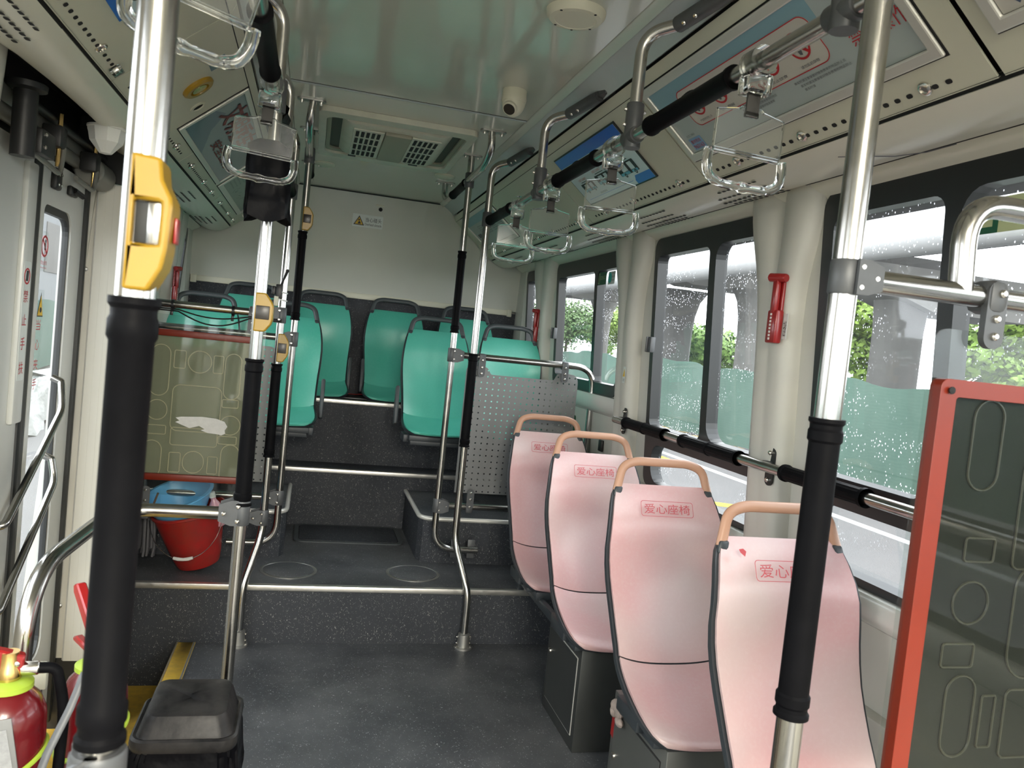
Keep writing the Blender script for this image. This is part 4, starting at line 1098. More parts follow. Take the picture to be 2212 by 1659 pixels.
# red smudge on the nearest seat
# boxes under the pink seats
def seat_box(xa, xb, ya, yb, zt, mat, label, lockz=.255):
    t = thing('seat_box', label, 'metal box', ((xa + xb) / 2, (ya + yb) / 2, 0), 'steel boxes under the pink seats')
    b = B(); b.box(xa, xb, ya, yb, 0, zt, .004); b.build('box_body', mat, t)
    b = B(); b.poly(rrect(ya + .035, yb - .03, .055, zt - .05, .003), [], (xa, 0, 0), (0, 1, 0), (0, 0, 1), -.004)
    d = b.build('box_door', mat, t)
    b = B(); b.poly(rrect(ya + .031, yb - .026, .051, zt - .046, .003), [rrect(ya + .035, yb - .03, .055, zt - .05, .003)], (xa, 0, 0), (0, 1, 0), (0, 0, 1), -.002); b.build('door_gap', 'alupale' if mat == 'boxmetal' else 'seam', d)
    b = B(); b.lathe([(.012, 0), (.011, .006), (.0001, .007)], (xa - .004, yb - .05, lockz), (-1, 0, 0), n=16); b.build('door_lock', 'bolt', d)
    return t
seat_box(1.075, 1.41, 2.69, 3.085, .398, 'boxmetal', 'dark steel box under the third pink seat')
seat_box(1.075, 1.41, 1.965, 2.36, .398, 'boxlight', 'pale steel box under the second pink seat, with a red tag', .20)
seat_box(1.075, 1.41, 1.275, 1.67, .398, 'boxmetal', 'steel box under the nearest pink seat, mostly hidden')
# bracket of the farthest pink seat, running down to the step
t = thing('seat_strut', 'dark slanting strut under the farthest pink seat', 'bracket', (1.2, 3.5, .2))
b = B(); b.obox((1.10, 3.42, .36), (.012, 0, 0), (0, .31, .0), (0, .0, .020), .003); b.build('arm', 'rim', t)
b = B(); b.box(1.07, 1.40, 3.30, 3.62, .375, .408, .003); b.build('plate', 'rim', t)
b = B(); b.box(1.09, 1.12, 3.66, 3.735, .30, .39, .003); b.box(1.33, 1.38, 3.30, 3.735, .32, .38, .003); b.build('wall_foot', 'rim', t)
# red tag and crumpled rag on the pale box
t = thing('red_warning_tag', 'torn red sticker on the side of the pale box under the second pink seat', 'tag', (1.073, 2.3, .3))
b = B(); b.poly([(2.245, .175), (2.330, .245), (2.355, .250), (2.352, .345), (2.30, .335), (2.262, .300), (2.247, .27)], [], (1.0725, 0, 0), (0, 1, 0), (0, 0, 1), -.001); b.build('tag_paper', 'redpl', t)
b = B(); b.poly([(2.258, .215), (2.318, .255), (2.325, .30), (2.295, .31), (2.262, .288)], [], (1.0718, 0, 0), (0, 1, 0), (0, 0, 1), -.0006); b.build('faded_patch', 'inkredseat', t)
b = B(); rnd = random.Random(3)
for k in range(9): b.ball((1.068 - rnd.random() * .012, 2.262 + rnd.random() * .055, .325 + rnd.random() * .06), .010 + rnd.random() * .008, .014 + rnd.random() * .012, .010 + rnd.random() * .012, 8, 6)
o = b.build('crumpled_rag', 'rag', None, org=(1.065, 2.29, .33)); tag(o, 'crumpled dirty rag jammed above the red tag on the seat box', 'rag')
# pinkish smudge
b = B(); b.poly([(0, 0), (.012, -.010), (.017, .003), (.009, .010), (-.003, .008)], [], (1.075, 1.695 + .022, 1.045), (1, 0, 0), V((0, .05, .105)).normalized(), .0)
o = b.build('red_smudge', 'inkredseat', None, org=(1.08, 1.71, 1.045), smooth=0, recalc=False); tag(o, 'small red smear at the top corner of the nearest pink seat', 'stain')

# green seats
GM = 2.50
make_seat('passenger_chair', 'turquoise seat beside the right aisle post, middle row', 'seat', .765, 2.385 + GM, .465, 'green', 'rimlight', 'turquoise seats of the middle row', flat=.58, arm=(-1,))
make_seat('passenger_chair', 'turquoise seat by the right wall, middle row, above the perforated panel', 'seat', 1.245, 2.385 + GM, .465, 'green', 'rimlight', 'turquoise seats of the middle row', flat=.58)
make_seat('passenger_chair', 'turquoise seat beside the left aisle poles, middle row', 'seat', -.145, 2.385 + GM, .465, 'green', 'rimlight', 'turquoise seats of the middle row', flat=.58, arm=(1,))
make_seat('passenger_chair', 'turquoise seat behind the film-covered screen, middle row left', 'seat', -.62, 2.385 + GM, .465, 'green', 'rimlight', 'turquoise seats of the middle row', flat=.58)
GR = 5.60 - 2.385
for xc, lab, arm in ((-.42, 'leftmost turquoise seat of the rear row', None), (.055, 'turquoise rear-row seat left of the centre gap', (1,)), (.565, 'turquoise rear-row seat right of the centre gap', (-1,)), (1.075, 'rightmost turquoise seat of the rear row', None)):
    make_seat('passenger_chair', lab, 'seat', xc, 2.385 + GR, .58, 'green', 'rimlight', 'turquoise seats of the rear row', arm=arm, flat=.58, armx=.212)
def pedestal(x0, x1, label):
    t = thing('seat_pedestal', label, 'seat stand', ((x0 + x1) / 2, 4.75, .52), 'stands of the middle row seats')
    b = B(); b.box(x0, x1, 4.50, 4.80, .865, .895, .004); b.build('cross_beam', 'rim', t)
    for xx in (x0 + (x1 - x0) * .5, ):
        b = B(); b.box(xx - .03, xx + .03, 4.60, 4.72, .521, .868, .005); b.build('post', 'rim', t)
    b = B(); b.box((x0 + x1) / 2 - .06, (x0 + x1) / 2 + .06, 4.55, 4.77, .520, .530, .003); b.build('foot_plate', 'rim', t)
pedestal(.60, 1.42, 'dark stand carrying the two right middle-row seats')
pedestal(-.80, .02, 'dark stand carrying the two left middle-row seats')
# ================================================================== partitions
def bar_partition(label, xs, xe, y, zt, zb, cx):
    """tube frame carrying the perforated sheet: top bar curving down by the wall, bottom bar"""
    t = thing('seat_partition', label, 'partition', ((xs + xe) / 2, y, zb), 'perforated partitions')
    b = B(); b.tube(fillet([(xs, y, zt), (xe, y, zt), (xe, y, .53)], .11, 8), TR, 16); b.build('top_bar', 'chrome', t)
    b = B(); b.tube([(xs, y, zb), (xe, y, zb)], TR, 14); b.build('bottom_bar', 'chrome', t)
    return t
t = bar_partition('perforated grey panel on steel bars in front of the right middle-row seats', .765, 1.508, 4.05, 1.418, .618, 0)
b = B()
out = fillet([V((.800, .690, 0)), V((.800, 1.368, 0)), V((.915, 1.368, 0)), V((.935, 1.330, 0)), V((1.285, 1.330, 0)), V((1.305, 1.372, 0)), V((1.425, 1.372, 0)), V((1.425, .690, 0))], [.03, .02, .01, .01, .02, .05], 4)
out = [(p.x, p.y) for p in out]
b.poly(out, [], (0, 4.062, 0), (1, 0, 0), (0, 0, 1), .002); b.build('perforated_sheet', 'perf', t, smooth=0)
def strap_plate(t, x, y, z0, z1, up=True):
    b = B(); b.poly(rrect(x - .019, x + .019, z0, z1, .016), [], (0, y - .018, 0), (1, 0, 0), (0, 0, 1), .005); b.box(x - .019, x + .019, y - .022, y + .022, (z1 if up else z0) - .022, (z1 if up else z0) + .022 , .008)
    k = b.build('strap_plate', 'clamp', t)
    b = B(); zz = [z0 + .018, (z0 + z1) / 2, z1 - .012] if up else [z0 + .012, (z0 + z1) / 2, z1 - .018]
    [bolt(b, (x, y - .023, q), (0, -1, 0), .0065, .006) for q in zz]; b.build('bolts', 'bolt', k)
strap_plate(t, .875, 4.05, 1.315, 1.415); strap_plate(t, 1.335, 4.05, 1.325, 1.415); strap_plate(t, .885, 4.05, .61, .715, False)
t = bar_partition('perforated grey panel behind the film screen, before the left middle-row seats', -.14, mx(1.508), 4.05, 1.418, .618, 0)
b = B(); b.poly([(mx(p[0]) + .004, p[1]) for p in out][::-1], [], (0, 4.062, 0), (1, 0, 0), (0, 0, 1), .002); b.build('perforated_sheet', 'perf', t, smooth=0)
# film screen (left)
def film_screen(name, label, xa, xb, y, z0, z1, fx0, fx1, fz0, fz1, film, edge, shapes, bands, full_frame, tube_r, rim_w, grp=None):
    t = thing(name, label, 'screen', ((xa + xb) / 2, y, z0), grp)
    b = B(); b.poly(rrect(xa, xb, z0, z1, .03), [], (0, y, 0), (1, 0, 0), (0, 0, 1), -.004); b.build('clear_sheet', 'acryl', t, smooth=0)
    b = B(); b.poly([(fx0, fz0), (fx1, fz0), (fx1, fz1), (fx0, fz1)], [], (0, y + .006, 0), (1, 0, 0), (0, 0, 1), -.001); fo = b.build('backing_film', film, t, smooth=0)
    b = B()
    for sh in shapes:
        kind, cx, cz, hw, hh = sh[:5]
        rr = min(hw, hh) * (1.0 if kind == 'pill' else .30)
        pts = [(p[0], y + .0035, p[1]) for p in rrect(cx - hw, cx + hw, cz - hh, cz + hh, rr * .995, 6)]
        b.tube(pts, .0022, 6, closed=True)
    b.build('embossed_outlines', edge, fo)
    b = B()
    if full_frame:
        b.poly(rrect(fx0 - rim_w, fx1 + rim_w, fz0 - rim_w, fz1 + rim_w, rim_w * .9), [rrect(fx0, fx1, fz0, fz1, .004)], (0, y + .010, 0), (1, 0, 0), (0, 0, 1), .022)
    else:
        b.box(fx0, fx1, y - .014, y + .010, fz1 - .012, fz1 + .018, .003); b.box(fx0, fx1, y - .014, y + .010, fz0 - .018, fz0 + .012, .003)
        b.box(fx1 - .02, fx1 + .0, y - .014, y + .010, fz0, fz1, .003)
    b.build('orange_frame', 'orange', t, smooth=30)
    return t
def S(kind, px, pz, hw, hh): return (kind, px, pz, hw, hh)
lsh = []
def at38(x, z): return (x * 1.631, 1.5 - (1.5 - z) * 1.631)
LS = [('pill', -.645, 1.225, .040, .115), ('r', -.565, 1.28, .024, .040), ('pill', -.480, 1.275, .050, .050), ('r', -.400, 1.270, .021, .040), ('pill', -.335, 1.220, .035, .105), ('pill', -.645, 1.045, .042, .045),
      ('r', -.48, 1.06, .105, .105), ('r', -.335, 1.095, .035, .018), ('pill', -.328, .995, .044, .044), ('r', -.640, .955, .038, .020), ('r', -.335, .925, .040, .018), ('pill', -.655, .82, .042, .085), ('r', -.555, .81, .024, .045), ('pill', -.475, .815, .045, .050), ('r', -.392, .805, .021, .040), ('pill', -.318, .815, .040, .090), ('r', -.48, .93, .10, .04)]
t = film_screen('seat_screen', 'clear screen with orange strips and olive film between the left poles, torn paper on it', -.715, -.205, 3.80, .66, 1.478, -.71, -.25, .745, 1.393, 'film', 'filmedge', LS, None, False, .01, .01)
b = B(); b.poly([(-.562, 1.016), (-.540, 1.022), (-.45, 1.028), (-.39, 1.024), (-.352, 1.012), (-.338, .99), (-.348, .972), (-.345, .957), (-.362, .948), (-.375, .952), (-.42, .955), (-.452, .966), (-.435, .972), (-.46, .985), (-.50, .972), (-.535, .985), (-.562, .996), (-.545, 1.004)][::-1], [], (0, 3.7935, 0), (1, 0, 0), (0, 0, 1), .0008)
b.build('torn_label', 'paper', t, smooth=0)
b = B(); b.tube([(-.145, 3.80, 1.525), (-.84, 3.80, 1.525)], TR, 14); b.build('top_bar', 'chrome', t)
b = B(); b.tube([(-.145, 3.80, .575), (-.84, 3.80, .575)], TR, 14); b.build('bottom_bar', 'chrome', t)
strap_plate(t, -.268, 3.80, 1.425, 1.53); strap_plate(t, -.268, 3.80, .57, .70, False); strap_plate(t, -.66, 3.80, .57, .70, False)
# cable tied under the bar
t2 = thing('control_cable', 'black cable sagging under the upper bar, tied with black ties', 'cable', (-.4, 3.79, 1.48))
for dz, k in ((.0, 1), (-.008, 2)):
    b = B(); b.tube([(-.70 + .56 * i / 24, 3.778 - .004 * k, 1.503 - .030 * math.sin(PI * min(1, max(0, (i - 5) / 13))) * k * .8 + dz) for i in range(25)], .0032, 8); b.build('strand', 'black', t2)
for x in (-.612, -.355):
    b = B(); b.lathe([(.019, -.006), (.024, -.006), (.024, .006), (.019, .006)], (x, 3.8, 1.522), (1, 0, 0), n=16, cap=False); b.box(x - .006, x + .006, 3.775, 3.785, 1.475, 1.50, .002); b.build('cable_tie', 'black', t2)
t2 = thing('wire_junction', 'bundle of connectors and small aerial tied to the left bent pole', 'cable', (-.16, 3.78, 1.6))
b = B(); b.tube([(-.158, 3.775, 1.66), (-.135, 3.772, 1.725)], [.004, .0065], 8); b.ball((-.133, 3.772, 1.730), .0075); b.build('aerial', 'black', t2)
b = B(); b.box(-.195, -.178, 3.765, 3.785, 1.615, 1.655, .004); b.box(-.178, -.150, 3.766, 3.782, 1.60, 1.665, .004); b.build('connector_block', 'black', t2)
b = B(); b.box(-.182, -.162, 3.762, 3.772, 1.565, 1.61, .003); b.build('white_connector', 'cream', t2)
for k, q in enumerate((1.63, 1.595)):
    b = B(); b.lathe([(.019, -.003), (.021, -.003), (.021, .003), (.019, .003)], (-.150, 3.795, q), (.1, 0, 1), n=16, cap=False, sx=1.5); b.build('cable_tie', 'white', t2)
# near right screen
RS = [('pill', 1.090, 1.415, .030, .075), ('r', 1.105, 1.240, .030, .020), ('pill', 1.100, 1.150, .036, .036), ('r', 1.088, 1.060, .032, .020), ('pill', 1.105, .955, .030, .070), ('r', 1.165, .945, .014, .045), ('r', 1.22, 1.30, .045, .09), ('pill', 1.235, 1.12, .045, .10), ('r', 1.24, .94, .04, .06), ('pill', 1.33, 1.38, .035, .06), ('pill', 1.34, 1.1, .03, .1)]
t = film_screen('seat_screen', 'near screen at the right edge with a full orange frame and shade-darkened film', .955, 1.46, 1.05, .80, 1.598, 1.000, 1.42, .83, 1.496, 'filmshaded', 'filmedgeshaded', RS, None, True, .01, .0)
bpy.data.objects.remove(t.children[-1])
b = B(); b.poly(rrect(.968, 1.45, .795, 1.518, .014), [rrect(1.000, 1.42, .825, 1.490, .006)], (0, 1.058, 0), (1, 0, 0), (0, 0, 1), .024); o = b.build('orange_frame', 'orange', t, smooth=30)
bv = o.modifiers.new('b', 'BEVEL'); bv.width = .006; bv.segments = 3; bv.limit_method = 'ANGLE'
b = B(); bolt(b, (.985, 1.030, 1.500), (0, -1, 0), .006, .003); b.build('frame_screw', 'seam', o)
b = B(); b.tube([(.80, 1.05, 1.655), (1.47, 1.05, 1.655)], TR + .001, 18); b.build('top_bar', 'chrome', t)
b = B(); b.tube([(.80, 1.05, .78), (1.47, 1.05, .78)], TR + .001, 18); b.build('bottom_bar', 'chrome', t)
b = B(); b.tube(fillet([(.995, 1.05, 1.655), (.985, 1.05, 1.80), (1.46, 1.05, 1.80)], .07, 8), TR * 1.1, 18); b.build('upper_arch', 'chrome', t)
b = B(); b.poly(rrect(1.030, 1.068, 1.572, 1.68, .018), [], (0, 1.040, 0), (1, 0, 0), (0, 0, 1), .012); b.box(1.030, 1.068, 1.022, 1.078, 1.628, 1.682, .014); k = b.build('strap_plate', 'clamp', t)
b = B(); [bolt(b, (1.049, 1.028, q), (0, -1, 0), .0065, .007) for q in (1.592, 1.620)]; bolt(b, (1.049, 1.022, 1.66), (0, -1, 0), .0065, .007); b.build('bolts', 'bolt', k)
# steel upright that closes the near screen on the left
# ================================================================== door leaves
def door_leaf(n, y0, y1, gy0, gy1, stick):
    root = struct_root('door_%d' % n, (-.87, (y0 + y1) / 2, -.15))
    b = B(); b.poly([(y0, -.15), (y1, -.15), (y1, 1.945), (y0, 1.945)], [rrect(gy0, gy1, .19, 1.80, .05, rr=(.03, .06, .06, .03))], (-.87, 0, 0), (0, 1, 0), (0, 0, 1), -.035)
    o = b.build('door_panel', 'door', root, smooth=0)
    b = B(); b.poly(rrect(gy0 - .0, gy1 + .0, .19, 1.80, .05, rr=(.03, .06, .06, .03)), [rrect(gy0 + .010, gy1 - .010, .20, 1.775, .05, rr=(.02, .055, .055, .02))], (-.876, 0, 0), (0, 1, 0), (0, 0, 1), -.02); b.build('door_glass_seal', 'doordark', root, smooth=0)
    b = B(); b.poly([(gy0, .19), (gy1, .19), (gy1, 1.80), (gy0, 1.80)], [], (-.885, 0, 0), (0, 1, 0), (0, 0, 1), 0); b.build('door_glass', 'glass', root, smooth=0, recalc=False)
    return root
d1 = door_leaf(1, 2.835, 3.325, 2.868, 3.165, True)
d2 = door_leaf(2, 2.25, 2.745, 2.29, 2.48, False)
b = B(); b.box(-.905, -.862, 2.745, 2.79, -.15, 1.96, .010); b.box(-.90, -.870, 2.788, 2.835, -.15, 1.945, .006); b.build('door_edge_seal', 'doordark', d1)
b = B(); b.box(-.905, -.856, 3.30, 3.328, -.15, 1.95, .004); b.build('door_edge', 'doordark', d1)
b = B(); b.box(-.872, -.852, 2.66, 2.742, 1.1, 1.90, .008); b.build('door_stiffener', 'door', d2)
# stickers on the door
t = thing('door_sticker', 'narrow white sticker with red characters 禁止手扶 on the grey door frame', 'sticker', (-.851, 2.70, 1.2))
b = B(); b.poly(rrect(2.668, 2.724, 1.235, 1.60, .008), [], (-.852, 0, 0), (0, 1, 0), (0, 0, 1), .0008); b.build('sticker_sheet', 'sticker', t, smooth=0)
b = B(); text_into(b, '禁', (-.8508, 2.675, 1.475), (0, 1, 0), (0, 0, 1), .038, w=.036); text_into(b, '止', (-.8508, 2.675, 1.405), (0, 1, 0), (0, 0, 1), .034, w=.036); text_into(b, '手', (-.8508, 2.675, 1.330), (0, 1, 0), (0, 0, 1), .038, w=.036); text_into(b, '扶', (-.8508, 2.675, 1.255), (0, 1, 0), (0, 0, 1), .038, w=.036)
b.poly(circ(2.694, 1.555, .025, 24), [circ(2.694, 1.555, .020, 24)], (-.8508, 0, 0), (0, 1, 0), (0, 0, 1), .0006); b.build('sticker_lettering', 'inkred', t, smooth=0, recalc=False)
b = B(); b.poly([(2.684, 1.54), (2.702, 1.54), (2.706, 1.572), (2.688, 1.572)], [], (-.8508, 0, 0), (0, 1, 0), (0, 0, 1), .0007); b.build('sticker_icon', 'inkdark', t, smooth=0)
t = thing('door_sticker', 'clear sticker with yellow triangle and red 当心夹手 on the door glass', 'sticker', (-.884, 2.93, 1.3))
b = B()
for k, ch in enumerate('当心夹手'): text_into(b, ch, (-.882, 2.907, 1.385 - .066 * k), (0, 1, 0), (0, 0, 1), .036, w=.040)
b.poly(circ(2.937, 1.665, .034, 28, .036), [circ(2.937, 1.665, .026, 28, .029)], (-.882, 0, 0), (0, 1, 0), (0, 0, 1), .0006)
b.poly([(2.912, 1.685), (2.917, 1.690), (2.962, 1.645), (2.957, 1.640)], [], (-.882, 0, 0), (0, 1, 0), (0, 0, 1), .0006)
text_into(b, '禁止倚靠', (-.882, 2.905, 1.603), (0, 1, 0), (0, 0, 1), .014, w=.060); text_into(b, 'No leaning', (-.882, 2.905, 1.590), (0, 1, 0), (0, 0, 1), .007, w=.060)
b.build('sticker_lettering', 'inkred', t, smooth=0, recalc=False)
b = B(); b.poly([(2.906, 1.430), (2.966, 1.430), (2.938, 1.510)], [], (-.8825, 0, 0), (0, 1, 0), (0, 0, 1), .0005); b.build('warning_triangle_edge', 'inkdark', t, smooth=0, recalc=False)
b = B(); b.poly([(2.911, 1.434), (2.960, 1.434), (2.938, 1.500)], [], (-.8815, 0, 0), (0, 1, 0), (0, 0, 1), .0005); b.build('warning_triangle', 'inkyellow', t, smooth=0, recalc=False)
b = B(); b.poly(circ(2.937, 1.453, .009), [], (-.8808, 0, 0), (0, 1, 0), (0, 0, 1), .0005); b.box(-.8812, -.8808, 2.932, 2.941, 1.652, 1.675); b.poly(circ(2.939, 1.682, .006), [], (-.8808, 0, 0), (0, 1, 0), (0, 0, 1), .0005); b.build('sticker_icons', 'inkdark', t, smooth=0, recalc=False)
b = B(); b.poly(rrect(2.898, 2.975, 1.175, 1.52, .004), [], (-.8835, 0, 0), (0, 1, 0), (0, 0, 1), 0); b.poly(rrect(2.898, 2.975, 1.582, 1.715, .004), [], (-.8835, 0, 0), (0, 1, 0), (0, 0, 1), 0); b.build('clear_film', 'acryl', t, smooth=0, recalc=False)
# diagonal door handles
def door_rail(pts, label):
    t = thing('door_pull_rail', label, 'grab rail', tuple(pts[-1]), 'slanting rails on the door')
    f = [V(p) for p in pts]
    b = B(); P_ = [f[0] + V((-.03, 0, .012)), f[0] + V((.0, 0, -.0)), lerp(f[0], f[1], .06), f[1], lerp(f[1], f[2], .94), f[2] + V((.0, 0, 0)), f[2] + V((-.035, -.01, -.01))]
    P_ = fillet(P_, .03, 4)
    b.tube(P_, .0125, 14); b.build('tube', 'chrome', t)
    b = B(); bolt(b, f[0] + V((-.01, .012, .005)), (1, 0, 0), .006, .006); bolt(b, f[2] + V((-.012, -.012, -.006)), (1, 0, 0), .006, .006); b.build('bolts', 'bolt', t)
door_rail([(-.845, 3.09, 1.205), (-.825, 3.055, 1.11), (-.845, 2.64, .80)], 'upper slanting steel pull rail on the door glass')
door_rail([(-.845, 3.045, .935), (-.825, 3.03, .86), (-.845, 2.64, .53)], 'lower slanting steel pull rail on the door glass')
# door gear above the leaves
def gear(name, label, cat, fn):
    t = thing(name, label, cat, (-.8, 2.7, 2.0)); fn(t); return t
def g1(t):
    b = B(); b.lathe([(.030, 1.87), (.030, 2.045), (.050, 2.05), (.052, 2.065), (.02, 2.07)], (-.80, 2.425, 0), n=24); b.build('post', 'mech', t)
    b = B(); b.box(-.845, -.77, 2.48, 2.60, 1.895, 1.965, .006); b.build('bearing_block', 'mech', t)
    b = B(); bolt(b, (-.77, 2.50, 1.95), (1, 0, 0)); bolt(b, (-.77, 2.50, 1.915), (1, 0, 0)); b.build('bolts', 'bolt', t)
gear('door_pivot_post', 'thick black pivot post with bearing block above the left door leaf', 'door gear', g1)
def g2(t):
    b = B(); b.tube([(-.86, 2.3, 1.985), (-.86, 3.33, 1.985)], .022, 16); b.build('shaft', 'mechgrey', t)
    b = B(); b.tube([(-.82, 2.5, 2.04), (-.82, 3.33, 2.04)], .012, 12); b.tube([(-.88, 2.3, 2.06), (-.88, 3.33, 2.06)], .015, 12); b.build('push_rod', 'mech', t)
    for yy in (2.72, 3.12):
        b = B(); b.box(-.84, -.785, yy - .03, yy + .03, 1.955, 2.02, .005); b.build('rod_bracket', 'mech', t)
        b = B(); b.lathe([(.007, 1.90), (.007, 2.06)], (-.80, yy + .005, 0), n=10); b.lathe([(.012, 1.985), (.012, 2.0)], (-.80, yy + .005, 0), n=6); b.build('brass_bolt', 'brass', t)
    b = B(); b.tube(fillet([(-.80, 2.50, 1.90), (-.79, 2.72, 1.875), (-.79, 2.74, 1.96)], .03, 5), .008, 10); b.tube(fillet([(-.80, 2.92, 1.90), (-.79, 3.10, 1.885), (-.79, 3.12, 1.96)], .03, 5), .008, 10); b.build('link_arm', 'mechgrey', t)
    b = B(); b.lathe([(.045, 0), (.05, .004), (.05, .17), (.035, .175)], (-.82, 3.14, 1.965), (0, 1, .0), n=22); b.build('air_cylinder', 'mechgrey', t)
gear('door_linkage', 'grey shaft, rods and brass bolts in the dark gap above the door', 'door gear', g2)
def g3(t):
    b = B(); b.box(-.872, -.850, 2.905, 2.965, 1.855, 1.925, .008); b.build('hinge_plate', 'mech', t)
    b = B(); b.box(-.872, -.852, 3.08, 3.16, 1.86, 1.895, .008); b.tube([(-.85, 3.10, 1.88), (-.835, 3.15, 1.868)], .010, 10); b.build('latch_plate', 'mech', t)
    b = B()
    for yy in (2.922, 2.948):
        for zz in (1.872, 1.905): bolt(b, (-.850, yy, zz), (1, 0, 0), .006, .004)
    b.build('bolts', 'bolt', t)
g3(d1)
t = thing('dome_sensor', 'white faceted cone-shaped camera under the left cove above the door', 'camera', (-.70, 2.85, 2.06))
b = B(); b.lathe([(.058, 0), (.058, -.012), (.055, -.020), (.050, -.045), (.020, -.080), (.0001, -.084)], (-.70, 2.85, 2.062), (0.0, 0.0, 1), n=9); b.build('housing', 'white', t, smooth=20)
b = B(); b.lathe([(.060, 0), (.060, -.006), (.057, -.008)], (-.70, 2.85, 2.066), n=24); b.build('collar', 'white', t)
b = B(); b.box(-.90, -.84, 3.22, 3.30, 1.965, 2.0, .01); o = b.build('door_motor_box', 'mechgrey', None, org=(-.87, 3.26, 1.98)); tag(o, 'small grey box beside the air cylinder over the door', 'door gear')
# ================================================================== small things
# ---- bin
t = thing('pedal_bin', 'black square bin with dusty domed lid and a black liner over its rim', 'bin', (-.205, 2.0, 0))
bx0, bx1, by0, by1, bz = -.330, -.090, 1.91, 2.15, .475
b = B(); rows = []
for z, k in ((.0, .80), (.01, .82), (.44, .97), (.462, .98)):
    row = [((bx0 + bx1) / 2 + (p[0]) * k, (by0 + by1) / 2 + p[1] * k, z) for p in rrect(-.112, .112, -.112, .112, .035, 5)]
    rows.append(row)
b.grid(rows, closed_u=True); b.bm.faces.new([v_ for v_ in list(b.bm.verts)[:24]][::-1]) if False else None
b.build('bin_body', 'black', t)
b = B(); rows = []
prof = [(1.0, .462), (1.03, .468), (1.045, .480), (1.03, .492), (.985, .496), (.93, .494), (.90, .500), (.80, .536), (.755, .545), (.70, .547), (.5, .548), (.001, .548)]
for j, (k, z) in enumerate(prof):
    row = []
    for i, p in enumerate(rrect(-.117, .117, -.118, .118, .035, 6)):
        zz = z
        if j >= 7: zz += .006 * (p[1] / .13)
        row.append(((bx0 + bx1) / 2 + p[0] * k, (by0 + by1) / 2 + p[1] * k, zz))
    rows.append(row)
b.grid(rows, closed_u=True); b.build('bin_lid', 'binlid', t, smooth=28)
b = B(); rows = []; rnd = random.Random(5)
base = rrect(-.118, .118, -.118, .118, .045, 14)
for j in range(14):
    z = .470 - .30 * j / 13; row = []
    for i, p in enumerate(base):
        a = i / len(base) * 2 * PI
        q = 1.0 + .06 * min(1, j / 3) + .055 * math.sin(9 * a + j * .5) * (j / 13) + .035 * math.sin(17 * a - j * .9) * (.3 + j / 13) + .02 * math.sin(31 * a + j)
        q += .28 * max(0, math.cos(a - .2)) * (j / 13) ** .5 + .06 * (j / 13)
        row.append(((bx0 + bx1) / 2 + p[0] * q, (by0 + by1) / 2 + p[1] * q, z + .006 * math.sin(7 * a)))
    rows.append(row)
b.grid(rows, closed_u=True); b.build('bin_liner', 'bag', t, smooth=40)
